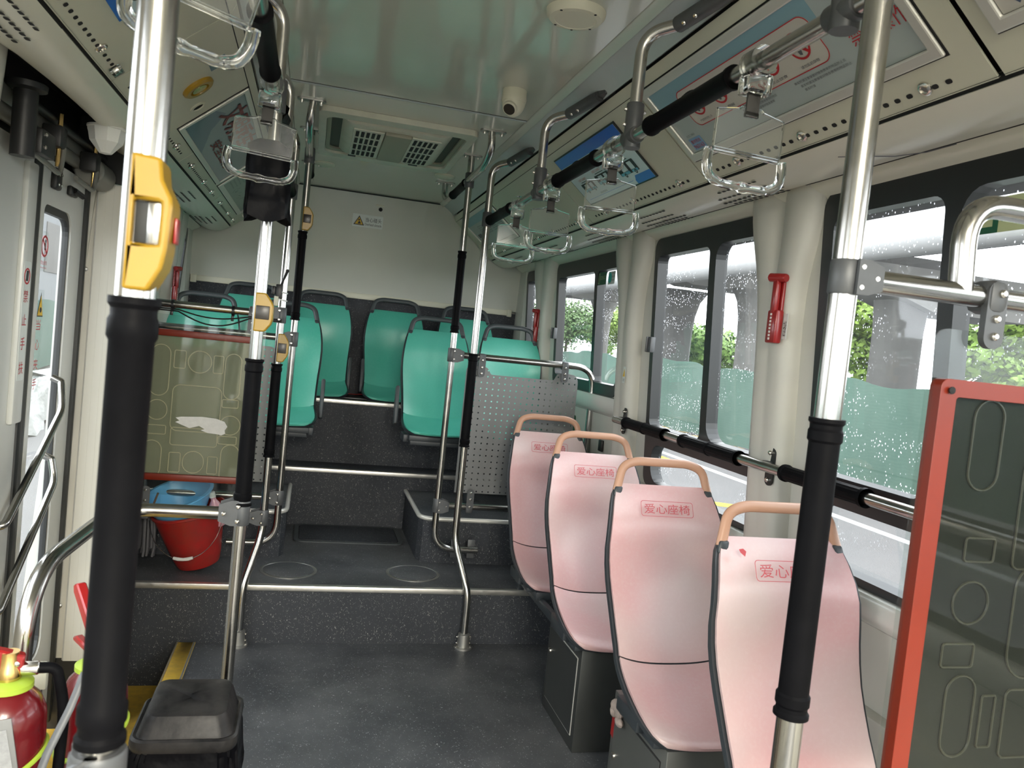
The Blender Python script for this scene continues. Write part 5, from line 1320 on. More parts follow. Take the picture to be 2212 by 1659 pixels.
# ---- fire extinguishers
def extinguisher(x, y, zs, r, label, yaw, tagged, up=0.0):
    """zs = shoulder height"""
    h = .40; z0 = zs - h
    t = thing('fire_extinguisher', label, 'fire extinguisher', (x, y, z0), 'fire extinguishers')
    b = B(); b.lathe([(r * .9, 0), (r, .01), (r, h - .045), (r * .985, h - .040), (r, h - .035), (r * .97, h - .012), (r * .82, h + .012), (r * .55, h + .030), (.028, h + .038), (.026, h + .045)], (x, y, z0), n=36); b.build('cylinder', 'redext', t)
    b = B(); b.lathe([(r + .0015, .18), (r + .0015, .186)], (x, y, z0), (.12, .05, 1), n=36, cap=False); b.lathe([(.030, h + .030), (.040, h + .031), (.040, h + .040), (.028, h + .047)], (x, y, z0), n=30)
    b.tube([(x + (r + .002) * math.cos(a) , y + (r + .002) * math.sin(a), z0 + h - .105 + .030 * math.cos(a - .4)) for a in [2 * PI * i / 36 for i in range(36)]], .0048, 6, closed=True)
    b.build('lime_bands', 'lime', t)
    b = B(); b.lathe([(.018, h + .040), (.020, h + .045), (.020, h + .062), (.016, h + .070), (.015, h + .095)], (x, y, z0), n=20); b.build('valve', 'brass', t)
    c, s_ = math.cos(yaw), math.sin(yaw); D = V((c, s_, 0)); Np = V((-s_, c, 0)); O = V((x, y, z0 + h))
    b = B()
    b.poly([(-.02, .060), (.022, .060), (.024, .088), (-.01, .100), (-.10, .125 + up), (-.115, .118 + up), (-.112, .108 + up * .9), (-.03, .082)], [], O + Np * .010, D, (0, 0, 1), .020)
    b.poly([(-.01, .058), (-.09, .068), (-.105, .062), (-.10, .054), (-.01, .046)], [], O + Np * .008, D, (0, 0, 1), .016)
    k = b.build('handle_lever', 'redpl', t)
    k.modifiers.new('b', 'BEVEL').width = .003
    b = B(); bolt(b, O + D * .012 - Np * .010 + V((0, 0, .075)), -Np, .005, .003); b.build('pivot_pin', 'bolt', k)
    b = B(); b.lathe([(.011, 0), (.012, .002), (.012, .026), (.010, .028)], O + D * .018 + V((0, 0, .062)), D, n=16); b.build('hose_ferrule', 'bolt', t)
    b = B(); b.tube(fillet([O + D * .044 + V((0, 0, .062)), O + D * .074 + V((0, 0, .060)), O + D * .090 + V((0, 0, -.02)), O + D * (r + .018) + V((0, 0, -.28))], .035, 6), .0095, 12); b.build('hose', 'rubber', t)
    if tagged:
        b = B(); b.tube([O + D * -.028 - Np * .012 + V((0, 0, .10)), O + D * -.030 - Np * .016 + V((0, 0, .03)), O + D * -.045 - Np * .05 + V((0, 0, .012))], .0012, 6); b.build('tag_string', 'bolt', t)
        b = B(); cc = O + D * -.012 - Np * (r + .004) + V((0, 0, -.058)); b.obox(cc, D * .038 + V((0, 0, .004)), V((0, 0, .060)) - D * .010, Np * .0015, .001); tg = b.build('inspection_tag', 'perfpaint', t)
        b = B(); b.obox(cc - Np * .0025, D * .030 + V((0, 0, .004)), V((0, 0, .042)) - D * .008, Np * .0005); b.build('tag_print', pm('tag_card', (.34, .35, .36), .5, var=.3, vscale=90), tg)
    return t
extinguisher(-.458, 1.50, .785, .064, 'left fire extinguisher in the corner, with brass valve and inspection tag', PI * .06, True)
extinguisher(-.352, 1.66, .75, .060, 'right fire extinguisher, half hidden by the foreground pole, lever raised', -PI * .30, False, .05)
t = thing('extinguisher_stand', 'low dark stand carrying the two fire extinguishers', 'stand', (-.41, 1.58, 0))
b = B(); b.box(-.56, -.27, 1.42, 1.74, .30, .318, .003); b.build('stand_shelf', 'rim', t)
for (xx, yy) in ((-.545, 1.435), (-.285, 1.435), (-.285, 1.725), (-.545, 1.725)):
    b = B(); b.box(xx - .012, xx + .012, yy - .012, yy + .012, 0 if xx > -.44 else -.2 + .2, .302, .001); b.build('leg', 'rim', t)
b = B(); b.box(-.547, -.51, 1.60, 1.66, .318, .385, .004); b.build('block', 'rim', t)
b = B(); b.tube([(-.333, 1.48, .850), (-.345, 1.45, .80), (-.368, 1.42, .735), (-.385, 1.40, .66)], .0052, 8, flat=((1, 0, 0), 1.3, .5)); o = b.build('metal_strap', 'clamp', None, org=(-.33, 1.5, .74)); tag(o, 'thin twisted metal strap hanging between the two fire extinguishers', 'strap')
t = thing('cream_bracket', 'small cream plastic bracket behind the left fire extinguisher', 'bracket', (-.47, 1.9, .83))
b = B(); b.box(-.528, -.508, 1.90, 1.92, .662, .685, .004); b.box(-.540, -.505, 1.90, 1.92, .625, .664, .004); b.build('bracket_body', 'cream', t)
b = B(); b.box(-.525, -.515, 1.905, 1.918, 0, .63, .002); b.build('bracket_post', 'rim', t)
# ---- red bucket, blue basin, mop
t = thing('cleaning_bucket', 'red plastic bucket with wire handle, leaning on the raised step', 'bucket', (-.455, 4.0, .275))
b = B(); prof = [(.0001, 0), (.095, 0), (.098, .006), (.112, .05), (.128, .12), (.146, .20), (.160, .262), (.168, .266), (.168, .276), (.160, .278), (.154, .262), (.134, .17), (.115, .07), (.092, .010), (.0001, .008)]
b.lathe(prof, (0, 0, 0), n=40); 
rotb = Matrix.Rotation(math.radians(-13), 4, 'Y') @ Matrix.Rotation(math.radians(6), 4, 'X')
for v_ in b.bm.verts: v_.co = rotb @ v_.co + V((-.432, 3.975, .300))
b.build('bucket_body', 'bucket', t)
b = B(); pts = []
for i in range(25):
    a = PI * i / 24
    p = V((.165 * math.cos(a), -.155 * math.sin(a) - .012, .250 - .165 * math.sin(a)))
    pts.append(rotb @ p + V((-.445, 3.975, .300)))
b.tube(pts, .0022, 6); b.build('wire_handle', 'bolt', t)
b = B(); b.tube(pts[11:16], [.007, .0085, .0075, .0085, .007], 10); b.build('handle_sleeve', 'white', t)
t = thing('blue_basin', 'light blue plastic basin lying in the mouth of the red bucket', 'basin', (-.53, 3.94, .55))
b = B(); b.lathe([(.0001, 0), (.085, 0), (.125, .06), (.155, .125), (.165, .130), (.165, .136), (.150, .136), (.12, .06), (.082, .006), (.0001, .005)], (0, 0, 0), n=40)
rb2 = Matrix.Rotation(math.radians(-16), 4, 'Y') @ Matrix.Rotation(math.radians(14), 4, 'X')
for v_ in b.bm.verts: v_.co = rb2 @ v_.co + V((-.510, 3.945, .520))
b.build('basin_body', 'blue', t)
b = B(); b.tube([(-.66, 3.84, .54), (-.635, 3.83, .59), (-.615, 3.83, .66)], .005, 8); b.build('stick', 'trunk', t)
t = thing('cleaner_bottle', 'pink cleaner bottle lying in the red bucket', 'bottle', (-.40, 4.02, .52))
b = B(); b.lathe([(.026, 0), (.030, .006), (.030, .09), (.024, .11), (.012, .128), (.012, .14)], (-.345, 3.92, .50), (-.28, -.10, .95), n=20); b.build('bottle_body', pm('pale_pink_bottle', (.62, .34, .40), .3, coat=.3), t)
b = B(); b.lathe([(.015, 0), (.015, .025), (.012, .028)], (-.386, 3.906, .635), (-.28, -.10, .95), n=16); b.build('bottle_cap', 'white', t)
t = thing('floor_mop', 'grey string mop standing by the red bucket, behind the foreground pole', 'mop', (-.70, 4.05, .275))
for k in range(26):
    rnd = random.Random(k)
    a = rnd.random() * 2 * PI; rr = .03 + .05 * rnd.random()
    if k == 0: b = B()
    x, y = -.695 + rr * math.cos(a) * .7, 4.02 + rr * math.sin(a)
    b.tube([(-.70 + .3 * (x + .70), y * .3 + 4.02 * .7, .62), (x, y, .52), (x + .01 * rnd.random(), y, .36), (x, y + .01, .31 + .05 * rnd.random())], .006, 6)
b.build('mop_strings', pm('grey_mop_string', (.14, .14, .15), .9), t)
b = B(); b.tube([(-.70, 4.02, .58), (-.78, 4.13, 1.15)], .011, 12); b.build('mop_stick', 'rimlight', t)

# ---- flap-panel coordinates: s along y, r across the slanted panel (0 = lower edge, 1 = upper edge)
def slant(side):
    lo = V((PANEL[1][0], 0, PANEL[1][1])); hi = V((PANEL[0][0], 0, PANEL[0][1]))
    if side < 0: lo.x = mx(lo.x); hi.x = mx(hi.x)
    v = (hi - lo).normalized(); u = V((0, -1, 0)) if side > 0 else V((0, 1, 0))
    n = u.cross(v)
    return lo, u, v, n          # u = reading direction, v = up the panel, n = towards the cabin
def poster_frame(t, side, ya, yb, ra, rb, name='poster_frame', wd=.027, mat='alupale', corner=True):
    lo, u, v, n = slant(side); s = u.y
    a0, a1 = sorted((ya * s, yb * s))
    b = B(); b.poly([(a0, ra), (a1, ra), (a1, rb), (a0, rb)], [[(a0 + wd, ra + wd), (a1 - wd, ra + wd), (a1 - wd, rb - wd), (a0 + wd, rb - wd)]], lo + n * .001, u, v, .009)
    o = b.build(name, mat, t, smooth=0); bv = o.modifiers.new('b', 'BEVEL'); bv.width = .004; bv.segments = 2; bv.limit_method = 'ANGLE'
    b = B(); b.poly([(a0 - .004, ra - .004), (a1 + .004, ra - .004), (a1 + .004, rb + .004), (a0 - .004, rb + .004)], [], lo + n * .0004, u, v, .0006); b.build('frame_shadow_gap', 'seam', t, smooth=0)
    return a0 + wd, a1 - wd, ra + wd, rb - wd, (lo, u, v, n)
def flat(t, fr, pts, mat, name, lift, holes=(), parent=None):
    lo, u, v, n = fr
    b = B(); b.poly(pts, holes, lo + n * lift, u, v, .0003); return b.build(name, mat, parent or t, smooth=0)
def rect(a0, a1, r0, r1): return [(a0, r0), (a1, r0), (a1, r1), (a0, r1)]
LEN = math.hypot(PANEL[0][0] - PANEL[1][0], PANEL[0][1] - PANEL[1][1])
# poster 1: rules poster, right, near
t = thing('wall_poster', 'large framed rule poster with red prohibition rings and hotline 960163, above the right windows', 'poster', (1.07, 1.84, 2.22))
a0, a1, r0, r1, FR = poster_frame(t, 1, 1.325, 2.37, .085, LEN - .012)
lo, u, v, n = FR
pg = flat(t, FR, rect(a0, a1, r0, r1), 'postergrey', 'poster_sheet', .002)
Wp = a1 - a0; Hp = r1 - r0
def A(fy): return a0 + fy                       # metres from the left (rear) edge
flat(t, FR, rect(a0, a1 - .20, r1 - .062, r1), 'posterblue', 'blue_header', .0026, parent=pg)
b1 = B()
def ring(cx, cy, r):
    b1.poly(circ(cx, cy, r, 28), [circ(cx, cy, r * .84, 28)], lo + n * .0044, u, v, .0003)
    d = r * .62; w_ = r * .08
    b1.poly([(cx - d - w_, cy + d - w_), (cx - d + w_, cy + d + w_), (cx + d + w_, cy - d + w_), (cx + d - w_, cy - d - w_)], [], lo + n * .0048, u, v, .0003)
bw = B(); bw.poly(rrect(A(.125), A(.765), r0 + .070, r1 - .035, .03, 6), [], lo + n * .0032, u, v, .0003); pw = bw.build('rule_panel', 'posterwhite', pg, smooth=0)
b1.poly(rrect(A(.125), A(.765), r0 + .070, r1 - .035, .03, 6), [rrect(A(.1275), A(.7625), r0 + .0725, r1 - .0375, .028, 6)], lo + n * .0042, u, v, .0003)
cxs = [A(.19 + .125 * k) for k in range(5)]; cy = r0 + .135
for c in cxs: ring(c, cy, .036)
def ptext(b, s, fx, fr_, size, w=None, lift=.0046): text_into(b, s, lo + n * lift + u * fx + v * fr_, u, v, size, w=w, thick=0)
ptext(b1, '请勿与司机', A(.785), r0 + .125, .042, .20); ptext(b1, '禁止操作', A(.835), r0 + .070, .042, .165); ptext(b1, '960163', A(.030), r0 + .010, .014, .060); ptext(b1, '服务热线', A(.032), r0 + .029, .013, .056)
b1.build('red_print', 'inkred', pg, smooth=0, recalc=False)
bq = B(); bq.poly(rect(A(.024), A(.096), r0 + .006, r0 + .048), [], lo + n * .0034, u, v, .0003); bq.build('hotline_panel', pm('pale_blue_ink', (.22, .40, .62), .5), pg, smooth=0)
bk = B()
for k, c in enumerate(cxs):
    bk.poly([(c - .010, cy - .022), (c - .002, cy - .024), (c + .006, cy - .002), (c + .014, cy - .020), (c + .020, cy - .014), (c + .008, cy + .018), (c - .006, cy + .020), (c - .014, cy + .002)], [], lo + n * .0040, u, v, .0003)
    bk.poly(circ(c + .004 * (k % 2) - .002, cy + .027, .0058, 10), [], lo + n * .0040, u, v, .0003)
for k, s_ in enumerate(('严禁携带宠物上车', '禁止翻越', '禁止吸烟', '禁止饮食', '请勿乱扔杂物')): ptext(bk, s_, cxs[k] - .034, r0 + .080, .0085, .068)
for fx, fr_, w_ in ((.36, .050, .16), (.37, .038, .13), (.60, .052, .19), (.615, .040, .185), (.62, .028, .04)): ptext(bk, '乘车时请注意保管好随身携带的物品防止丢失'[:max(4, int(w_ * 100))], A(fx), r0 + fr_, .0075, w_)
ptext(bk, '公交二维码', A(.030), r0 + .055, .008, .050)
bk.build('dark_print', 'inkgrey', pg, smooth=0, recalc=False)
# next frame at the top right corner of the picture
t = thing('wall_poster', 'pale framed poster cut by the top right corner of the picture', 'poster', (1.07, .65, 2.22))
a0, a1, r0, r1, FR = poster_frame(t, 1, .14, 1.205, .085, LEN - .012); lo, u, v, n = FR
pg = flat(t, FR, rect(a0, a1, r0, r1), 'posterwhite', 'poster_sheet', .002)
bk = B(); bk.poly([(A(.03), r0 + .022), (A(.05), r0 + .036), (A(.075), r0 + .052), (A(.10), r0 + .034), (A(.14), r0 + .040), (A(.2), r0 + .03), (A(.2), r0 + .015), (A(.09), r0 + .016), (A(.06), r0 + .026), (A(.04), r0 + .008)], [], lo + n * .003, u, v, .0003); bk.build('drawing', pm('ink_blue_drawing', (.06, .09, .16), .5), pg, smooth=0)
bk = B(); bk.poly(circ(A(.078), r0 + .045, .016, 20), [], lo + n * .004, u, v, .0003); bk.build('drawing_detail', pm('pale_cyan_ink', (.25, .48, .58), .5), pg, smooth=0)
# poster 2: bus notice (bright, blue header)
t = thing('bus_notice', 'white and blue notice with three drawings of buses on the right cove', 'poster', (1.07, 2.98, 2.22))
lo, u, v, n = slant(1); FR = (lo, u, v, n)
a0, a1, r0, r1 = -3.335, -2.655, .095, LEN - .045
b = B(); b.poly(rect(a0 - .006, a1 + .006, r0 - .006, r1 + .006), [], lo + n * .001, u, v, .006); b.build('notice_board', 'frame', t)
pg = flat(t, FR, rect(a0, a1, r0, r1), pm('bright_notice_paper', (.72, .80, .88), .3, coat=.5), 'notice_sheet', .0075)
bb = B(); MB_ = pm('notice_blue_ink', (.015, .13, .66), .35, coat=.5)
bb.poly(rect(a0, a1, r1 - .045, r1), [], lo + n * .0082, u, v, .0003)
bb.poly([(a1 - .15, r0), (a1, r0), (a1, r0 + .035), (a1 - .13, r0 + .035), (a1 - .145, r0 + .020), (a1 - .15, r0 + .018)], [], lo + n * .0082, u, v, .0003)
bb.poly(rect(a0 + .03, a1 - .17, r0 + .018, r0 + .0195), [], lo + n * .0082, u, v, .0003)
bb.build('blue_print', MB_, pg, smooth=0, recalc=False)
bk = B(); bc = B(); brd = B()
for k, (ox, oz, sc) in enumerate(((.060, .105, .80), (.235, .110, .85), (.455, .100, 1.0))):
    X = a0 + ox; Zb = r0 + oz - .065
    W_, H_ = .165 * sc, .052 * sc
    bk.poly(rrect(X, X + W_, Zb + .014, Zb + .014 + H_, .004), [rect(X + W_ * .20, X + W_ * .50, Zb + .028, Zb + .008 + H_), rect(X + W_ * .62, X + W_ * .86, Zb + .026, Zb + .008 + H_)], lo + n * .0086, u, v, .0003)
    bk.poly(rect(X + .03 * sc, X + W_ * .8, Zb + .020 + H_, Zb + .023 + H_), [], lo + n * .0086, u, v, .0003)
    for q in (.24, .80): bk.poly(circ(X + W_ * q, Zb + .014, .0095 * sc, 16), [circ(X + W_ * q, Zb + .014, .005 * sc, 12)], lo + n * .0092, u, v, .0003)
    bc.poly(rect(X + W_ * .03, X + W_ * .52, Zb + .015, Zb + .027), [], lo + n * .0090, u, v, .0002); bc.poly(rect(X + W_ * .64, X + W_ * .95, Zb + .015, Zb + .025), [], lo + n * .0090, u, v, .0002)
    text_into(brd, '①③②'[k] + '后门上车前门下车'[:6], lo + n * .0086 + u * (X + .01) + v * (Zb + .028 + H_), u, v, .014 * sc, w=.11 * sc, thick=0)
bk.build('bus_drawings', 'inkdark', pg, smooth=0, recalc=False)
bc.build('bus_colour', pm('notice_cyan_ink', (.16, .50, .66), .4), pg, smooth=0, recalc=False)
text_into(brd, '温馨提示', lo + n * .0086 + u * (a0 + .30) + v * (r1 - .072), u, v, .020, w=.12, thick=0)
brd.build('red_print', 'inkred', pg, smooth=0, recalc=False)
bk = B(); text_into(bk, '请有序乘车', lo + n * .0086 + u * (a0 + .18) + v * (r0 + .024), u, v, .010, w=.075, thick=0); text_into(bk, '请勿拥挤', lo + n * .0086 + u * (a0 + .36) + v * (r0 + .034), u, v, .012, w=.06, thick=0); bk.build('dark_print', 'inkgrey', pg, smooth=0, recalc=False)
bk = B(); bk.poly(rect(a0 + .375, a0 + .41, r0 + .05, r0 + .082), [], lo + n * .0086, u, v, .0003); bk.build('green_mark', 'inkgreen', pg, smooth=0)
# poster 3 rear right
t = thing('wall_poster', 'framed blue-grey poster with small print at the rear end of the right cove', 'poster', (1.07, 4.83, 2.22))
a0, a1, r0, r1, FR = poster_frame(t, 1, 4.62, 5.50, .085, LEN - .012); lo, u, v, n = FR
pg = flat(t, FR, rect(a0, a1, r0, r1), 'postergrey', 'poster_sheet', .002)
flat(t, FR, rect(a0, a1, r1 - .055, r1), 'posterblue', 'blue_header', .0026, parent=pg)
bk = B()
for i in range(4):
    for j in range(6): ptext(bk, '文明乘车从我做起', A(.20 + .16 * i), r1 - .085 - .014 * j, .009, .12)
bk.build('dark_print', 'inkgrey', pg, smooth=0, recalc=False)
bk = B(); [bk.poly(rect(A(.05), A(.15), r0 + .02 + .05 * k, r0 + .05 + .05 * k), [], lo + n * .003, u, v, .0003) for k in range(2)]; bk.build('picture_blocks', 'inkgrey', pg, smooth=0, recalc=False)
t = thing('small_outlet', 'small square socket with dark centre on the last right cove panel', 'outlet', (1.18, 5.58, 2.13))
b = B(); lo, u, v, n = slant(1); b.poly(rrect(-5.60, -5.53, .075, .145, .006), [rrect(-5.583, -5.547, .092, .128, .003)], lo, u, v, .008); b.build('surround', 'cream', t); b = B(); b.poly(rect(-5.583, -5.547, .092, .128), [], lo, u, v, .003); b.build('socket', 'acdark', t)
# left posters
t = thing('wall_poster', 'framed dark teal poster with big maroon characters on the left cove', 'poster', (mx(1.07), 3.66, 2.22))
a0, a1, r0, r1, FR = poster_frame(t, -1, 3.09, 4.245, .075, LEN - .012, wd=.022); lo, u, v, n = FR
pg = flat(t, FR, rect(a0, a1, r0, r1), 'posterteal', 'poster_sheet', .002)
flat(t, FR, [(a0, r0), (a0 + .45, r0), (a0 + .22, r0 + .08), (a0 + .12, r0 + .16), (a0, r0 + .12)], pm('deep_blue_ink', (.055, .12, .19), .35, coat=.4), 'blue_shape', .0026, parent=pg)
bk = B(); text_into(bk, '文明乘车', lo + n * .004 + u * (a0 + .10) + v * (r0 + .125), u, v, .125, w=.62, thick=0, weight=.02); text_into(bk, '安全出行', lo + n * .004 + u * (a0 + .40) + v * (r0 + .045), u, v, .055, w=.52, thick=0, weight=.02); bk.build('maroon_print', 'maroon', pg, smooth=0, recalc=False)
t = thing('wall_poster', 'second framed poster on the left cove, pale green with faint map print', 'poster', (mx(1.07), 4.85, 2.22))
a0, a1, r0, r1, FR = poster_frame(t, -1, 4.29, 5.36, .075, LEN - .012, wd=.030); lo, u, v, n = FR
pg = flat(t, FR, rect(a0, a1, r0, r1), pm('poster_pale_green', (.33, .40, .36), .4, coat=.3), 'poster_sheet', .002)
bk = B(); rnd = random.Random(11)
for k in range(90):
    xx = a0 + .30 + rnd.random() * (a1 - a0 - .34); zz = r0 + .02 + rnd.random() * (r1 - r0 - .04); l = .02 + rnd.random() * .03; an = rnd.choice([.6, -.5, .2])
    bk.poly([(xx, zz), (xx + l * math.cos(an), zz + l * math.sin(an)), (xx + l * math.cos(an), zz + l * math.sin(an) + .0022), (xx, zz + .0022)], [], lo + n * .003, u, v, .0002)
for k in range(7): text_into(bk, '开往城市中心方向', lo + n * .003 + u * (a0 + .05) + v * (r0 + .03 + .022 * k), u, v, .010, w=.20, thick=0)
bk.build('map_print', 'inkgrey', pg, smooth=0, recalc=False)
t = thing('bus_notice', 'blue and white notice at the top left edge of the picture', 'poster', (mx(1.07), 1.7, 2.22))
lo, u, v, n = slant(-1); FR = (lo, u, v, n); a0, a1, r0, r1 = 1.42, 2.085, .105, LEN - .045
b = B(); b.poly(rect(a0, a1, r0, r1), [], lo + n * .001, u, v, .004); b.build('notice_sheet', pm('bright_notice_paper_left', (.62, .74, .86), .3, coat=.5), t)
b = B(); b.poly(rect(a0, a1, r0, r0 + .032), [], lo + n * .0058, u, v, .0003); b.build('blue_print', MB_, t, smooth=0)
b = B(); b.poly(rrect(a0 + .05, a1 - .05, r0 + .05, r1 - .02, .02), [rrect(a0 + .053, a1 - .053, r0 + .053, r1 - .023, .018)], lo + n * .0058, u, v, .0003); b.build('outline_print', 'inkdark', t, smooth=0)
def slant_pt(side, y, r, lift=0):
    lo, u, v, n = slant(side); p = lo + v * r + n * lift; p.y = y; return p, n
t = thing('emergency_valve', 'yellow round emergency valve cover on the left cove', 'valve', tuple(slant_pt(-1, 2.80, .20)[0]))
p, n = slant_pt(-1, 2.80, .205)
b = B(); b.lathe([(.055, 0), (.055, .008), (.048, .014), (.034, .014), (.032, .004), (.0001, .004)], p, n, n=32); b.build('cover_ring', 'yellow', t)
b = B(); b.lathe([(.028, .004), (.026, .012), (.0001, .013)], p, n, n=24); b.build('valve_knob', 'brass', t)
t = thing('round_vent', 'small dark round opening on the left cove beside the yellow valve', 'vent', tuple(slant_pt(-1, 3.0, .18)[0]))
p, n = slant_pt(-1, 2.985, .175)
b = B(); b.lathe([(.030, 0), (.030, .004), (.022, .006), (.020, .002)], p, n, n=28, cap=False); b.build('rim', 'panel', t)
b = B(); b.lathe([(.021, .002), (.0001, .002)], p, n, n=24); b.build('opening', 'seam', t)
t = thing('small_sticker', 'little grey sticker with a red ring above the yellow valve', 'sticker', tuple(slant_pt(-1, 2.70, .27)[0]))
lo, u, v, n = slant(-1); b = B(); b.poly(rect(2.66, 2.74, .265, .325), [], lo, u, v, .0006); b.build('sticker_sheet', 'posterteal', t, smooth=0); b = B(); b.poly(circ(2.70, .300, .016, 18), [circ(2.70, .300, .011, 18)], lo + n * .001, u, v, .0004); b.build('sticker_ring', 'inkred', t, smooth=0)
t = thing('clear_clip', 'small clear square clip on the left cove above the dome sensor', 'clip', (-.60, 2.33, 2.11))
p, n = slant_pt(-1, 2.33, .03); b = B(); b.obox(p + n * .008, (0, .018, 0), (V((0, 1, 0)).cross(n)) * .016, n * .008, .003); b.build('clip_body', 'clear', t); b = B(); b.obox(p + n * .006, (0, .010, 0), (V((0, 1, 0)).cross(n)) * .008, n * .006, .002); b.build('clip_insert', 'bolt', t)
t = thing('cove_hook', 'small chrome lever hanging from the rear end of the left cove', 'hook', (-.52, 5.5, 2.12))
p, n = slant_pt(-1, 5.42, .10); b = B(); b.obox(p + n * .02, (0, .010, 0), V((.016, 0, -.03)), n * .012, .004); b.build('lever', 'bolt', t)
# ---- air outlet on the ceiling
t = thing('air_outlet', 'cream ceiling air outlet with two slotted grilles and a khaki centre', 'air vent', (.30, 4.03, 2.45))
b = B(); b.poly(rrect(-.055, .655, 3.57, 4.49, .03), [rrect(-.020, .620, 3.655, 4.40, .05)], (0, 0, 2.450), (1, 0, 0), (0, 1, 0), -.026); o = b.build('outer_frame', 'ac', t, smooth=30)
bv = o.modifiers.new('b', 'BEVEL'); bv.width = .009; bv.segments = 3; bv.limit_method = 'ANGLE'
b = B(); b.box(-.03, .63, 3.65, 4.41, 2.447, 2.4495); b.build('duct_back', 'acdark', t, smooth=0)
b = B(); b.poly(rrect(-.018, .618, 3.66, 4.395, .05), [rrect(.002, .598, 3.675, 4.34, .04)], (0, 0, 2.446), (1, 0, 0), (0, 1, 0), -.010); b.build('side_channel', 'acmid', t, smooth=0)
b = B(); rows = []
for y, dz in ((3.70, .0), (3.705, -.022), (3.73, -.032), (4.10, -.036), (4.33, -.030), (4.365, -.018), (4.37, 0)):
    row = []
    for i in range(25):
        x = .050 + .51 * i / 24; q = min(1, min(i, 24 - i) / 2.5); mid = math.exp(-((x - .305) / .10) ** 4)
        row.append((x, y + (.020 * mid if y > 4.2 else -.0), 2.446 + dz * (q ** .5 if q > 0 else 0) + .008 * mid * (1 if -.0 > dz else 0)))
    rows.append(row)
b.grid(rows); b.build('louvre_body', 'ac', t, smooth=50)
for gx in (.115, .385):
    b = B()
    for i in range(5):
        for j in range(4):
            x0 = gx + .0245 * i; y0 = 3.765 + .135 * j
            b.poly(rrect(x0, x0 + .0155, y0, y0 + .105, .003, 2), [], (0, 0, 2.408 - .001), (1, 0, 0), (0, 1, 0), 0)
    g_ = b.build('grille_slots', 'seam', t, smooth=0, recalc=False)
    b = B(); b.box(gx - .012, gx + .130, 3.745, 4.305, 2.4085, 2.416, .003); b.build('grille_plate', 'ac', t)
b = B(); b.box(.250, .372, 3.75, 4.31, 2.404, 2.425, .004); b.build('centre_panel', 'acmid', t)
b = B(); b.box(.10, .14, 4.33, 4.345, 2.409, 2.416, .001); b.box(.42, .47, 4.33, 4.342, 2.409, 2.416, .001); b.build('slider', 'rim', t)
# ---- ceiling devices
t = thing('ceiling_speaker', 'large round white ceiling speaker with a flat cover near the top edge', 'speaker', (.638, 2.17, 2.45))
b = B(); b.lathe([(.085, 0), (.083, .012), (.074, .022), (.060, .024), (.0585, .0225), (.0001, .0225)], (.638, 2.17, 2.45), (0, 0, -1), n=48); b.build('cover', 'cream', t)
b = B(); [bolt(b, (.638 + .070 * math.cos(a), 2.17 + .070 * math.sin(a), 2.428), (0, 0, -1), .004, .002) for a in (.6, 2.2, 3.8, 5.3, 1.4)]; b.build('screws', 'seam', t)
for x, y, lb in ((-.015, 4.84, 'flat round ceiling disc left of the air outlet'), (.672, 4.66, 'flat round ceiling disc right of the air outlet')):
    b = B(); b.lathe([(.060, 0), (.058, .010), (.045, .016), (.0001, .017)], (x, y, 2.45), (0, 0, -1), n=32); o = b.build('ceiling_disc', 'cream', None, org=(x, y, 2.45)); tag(o, lb, 'ceiling disc', 'round ceiling discs')
t = thing('dome_camera', 'white dome security camera on the ceiling near the right edge trim', 'camera', (.655, 2.93, 2.45))
b = B(); b.lathe([(.046, 0), (.046, .020), (.048, .034), (.046, .044)], (.655, 2.93, 2.45), (0, 0, -1), n=36); b.build('collar', 'cream', t)
b = B(); b.ball((.655, 2.93, 2.410), .045, .045, .058, 32, 14, -1, .1); b.build('dome', 'cream', t)
b = B(); dn = V((-.42, -.55, -.72)).normalized(); c0 = V((.655, 2.93, 2.405)) + dn * .028; b.lathe([(.028, 0), (.028, .018), (.024, .021), (.0001, .0215)], c0, dn, n=28); ey = b.build('eye_ball', 'cream', t)
b = B(); b.lathe([(.0225, .0205), (.0215, .0225), (.0001, .0228)], c0, dn, n=28); b.build('lens', 'black', ey)
# sticker on the rear slope, and detector
def rear_pt(z): return 5.66 + (2.46 - z) / (2.46 - 1.745) * .085
vr = V((0, -.085, .715)).normalized(); ur = V((1, 0, 0))
t = thing('warning_sticker', 'white sticker with yellow triangle and the words 当心碰头 on the rear wall', 'sticker', (.31, 5.68, 2.26))
O = V((0, rear_pt(2.215), 2.215)) + ur.cross(vr) * 0; nn = ur.cross(vr)
b = B(); b.poly(rrect(.203, .415, 0, .088, .006), [], O - V((0, .002, 0)), ur, vr, .0008); b.build('sticker_sheet', 'sticker', t, smooth=0)
b = B(); b.poly([(.212, .012), (.286, .012), (.249, .078)], [[(.221, .0175), (.277, .0175), (.249, .0675)]], O - V((0, .0035, 0)), ur, vr, .0005)
b.poly([(.240, .020), (.262, .022), (.258, .034), (.252, .040), (.246, .034)], [], O - V((0, .0045, 0)), ur, vr, .0004); b.poly(circ(.249, .048, .006, 12), [], O - V((0, .0045, 0)), ur, vr, .0004)
text_into(b, '当心碰头', O - V((0, .0045, 0)) + ur * .293 + vr * .040, ur, vr, .030, w=.112, thick=0); text_into(b, 'Overhead obstacle', O - V((0, .0045, 0)) + ur * .290 + vr * .014, ur, vr, .018, w=.116, thick=0)
b.build('sticker_lettering', 'inkdark', t, smooth=0, recalc=False)
b = B(); b.poly([(.221, .0175), (.277, .0175), (.249, .0675)], [], O - V((0, .003, 0)), ur, vr, .0004); b.build('warning_triangle', 'inkyellow', t, smooth=0)
O = V((0, rear_pt(2.345), 2.345))
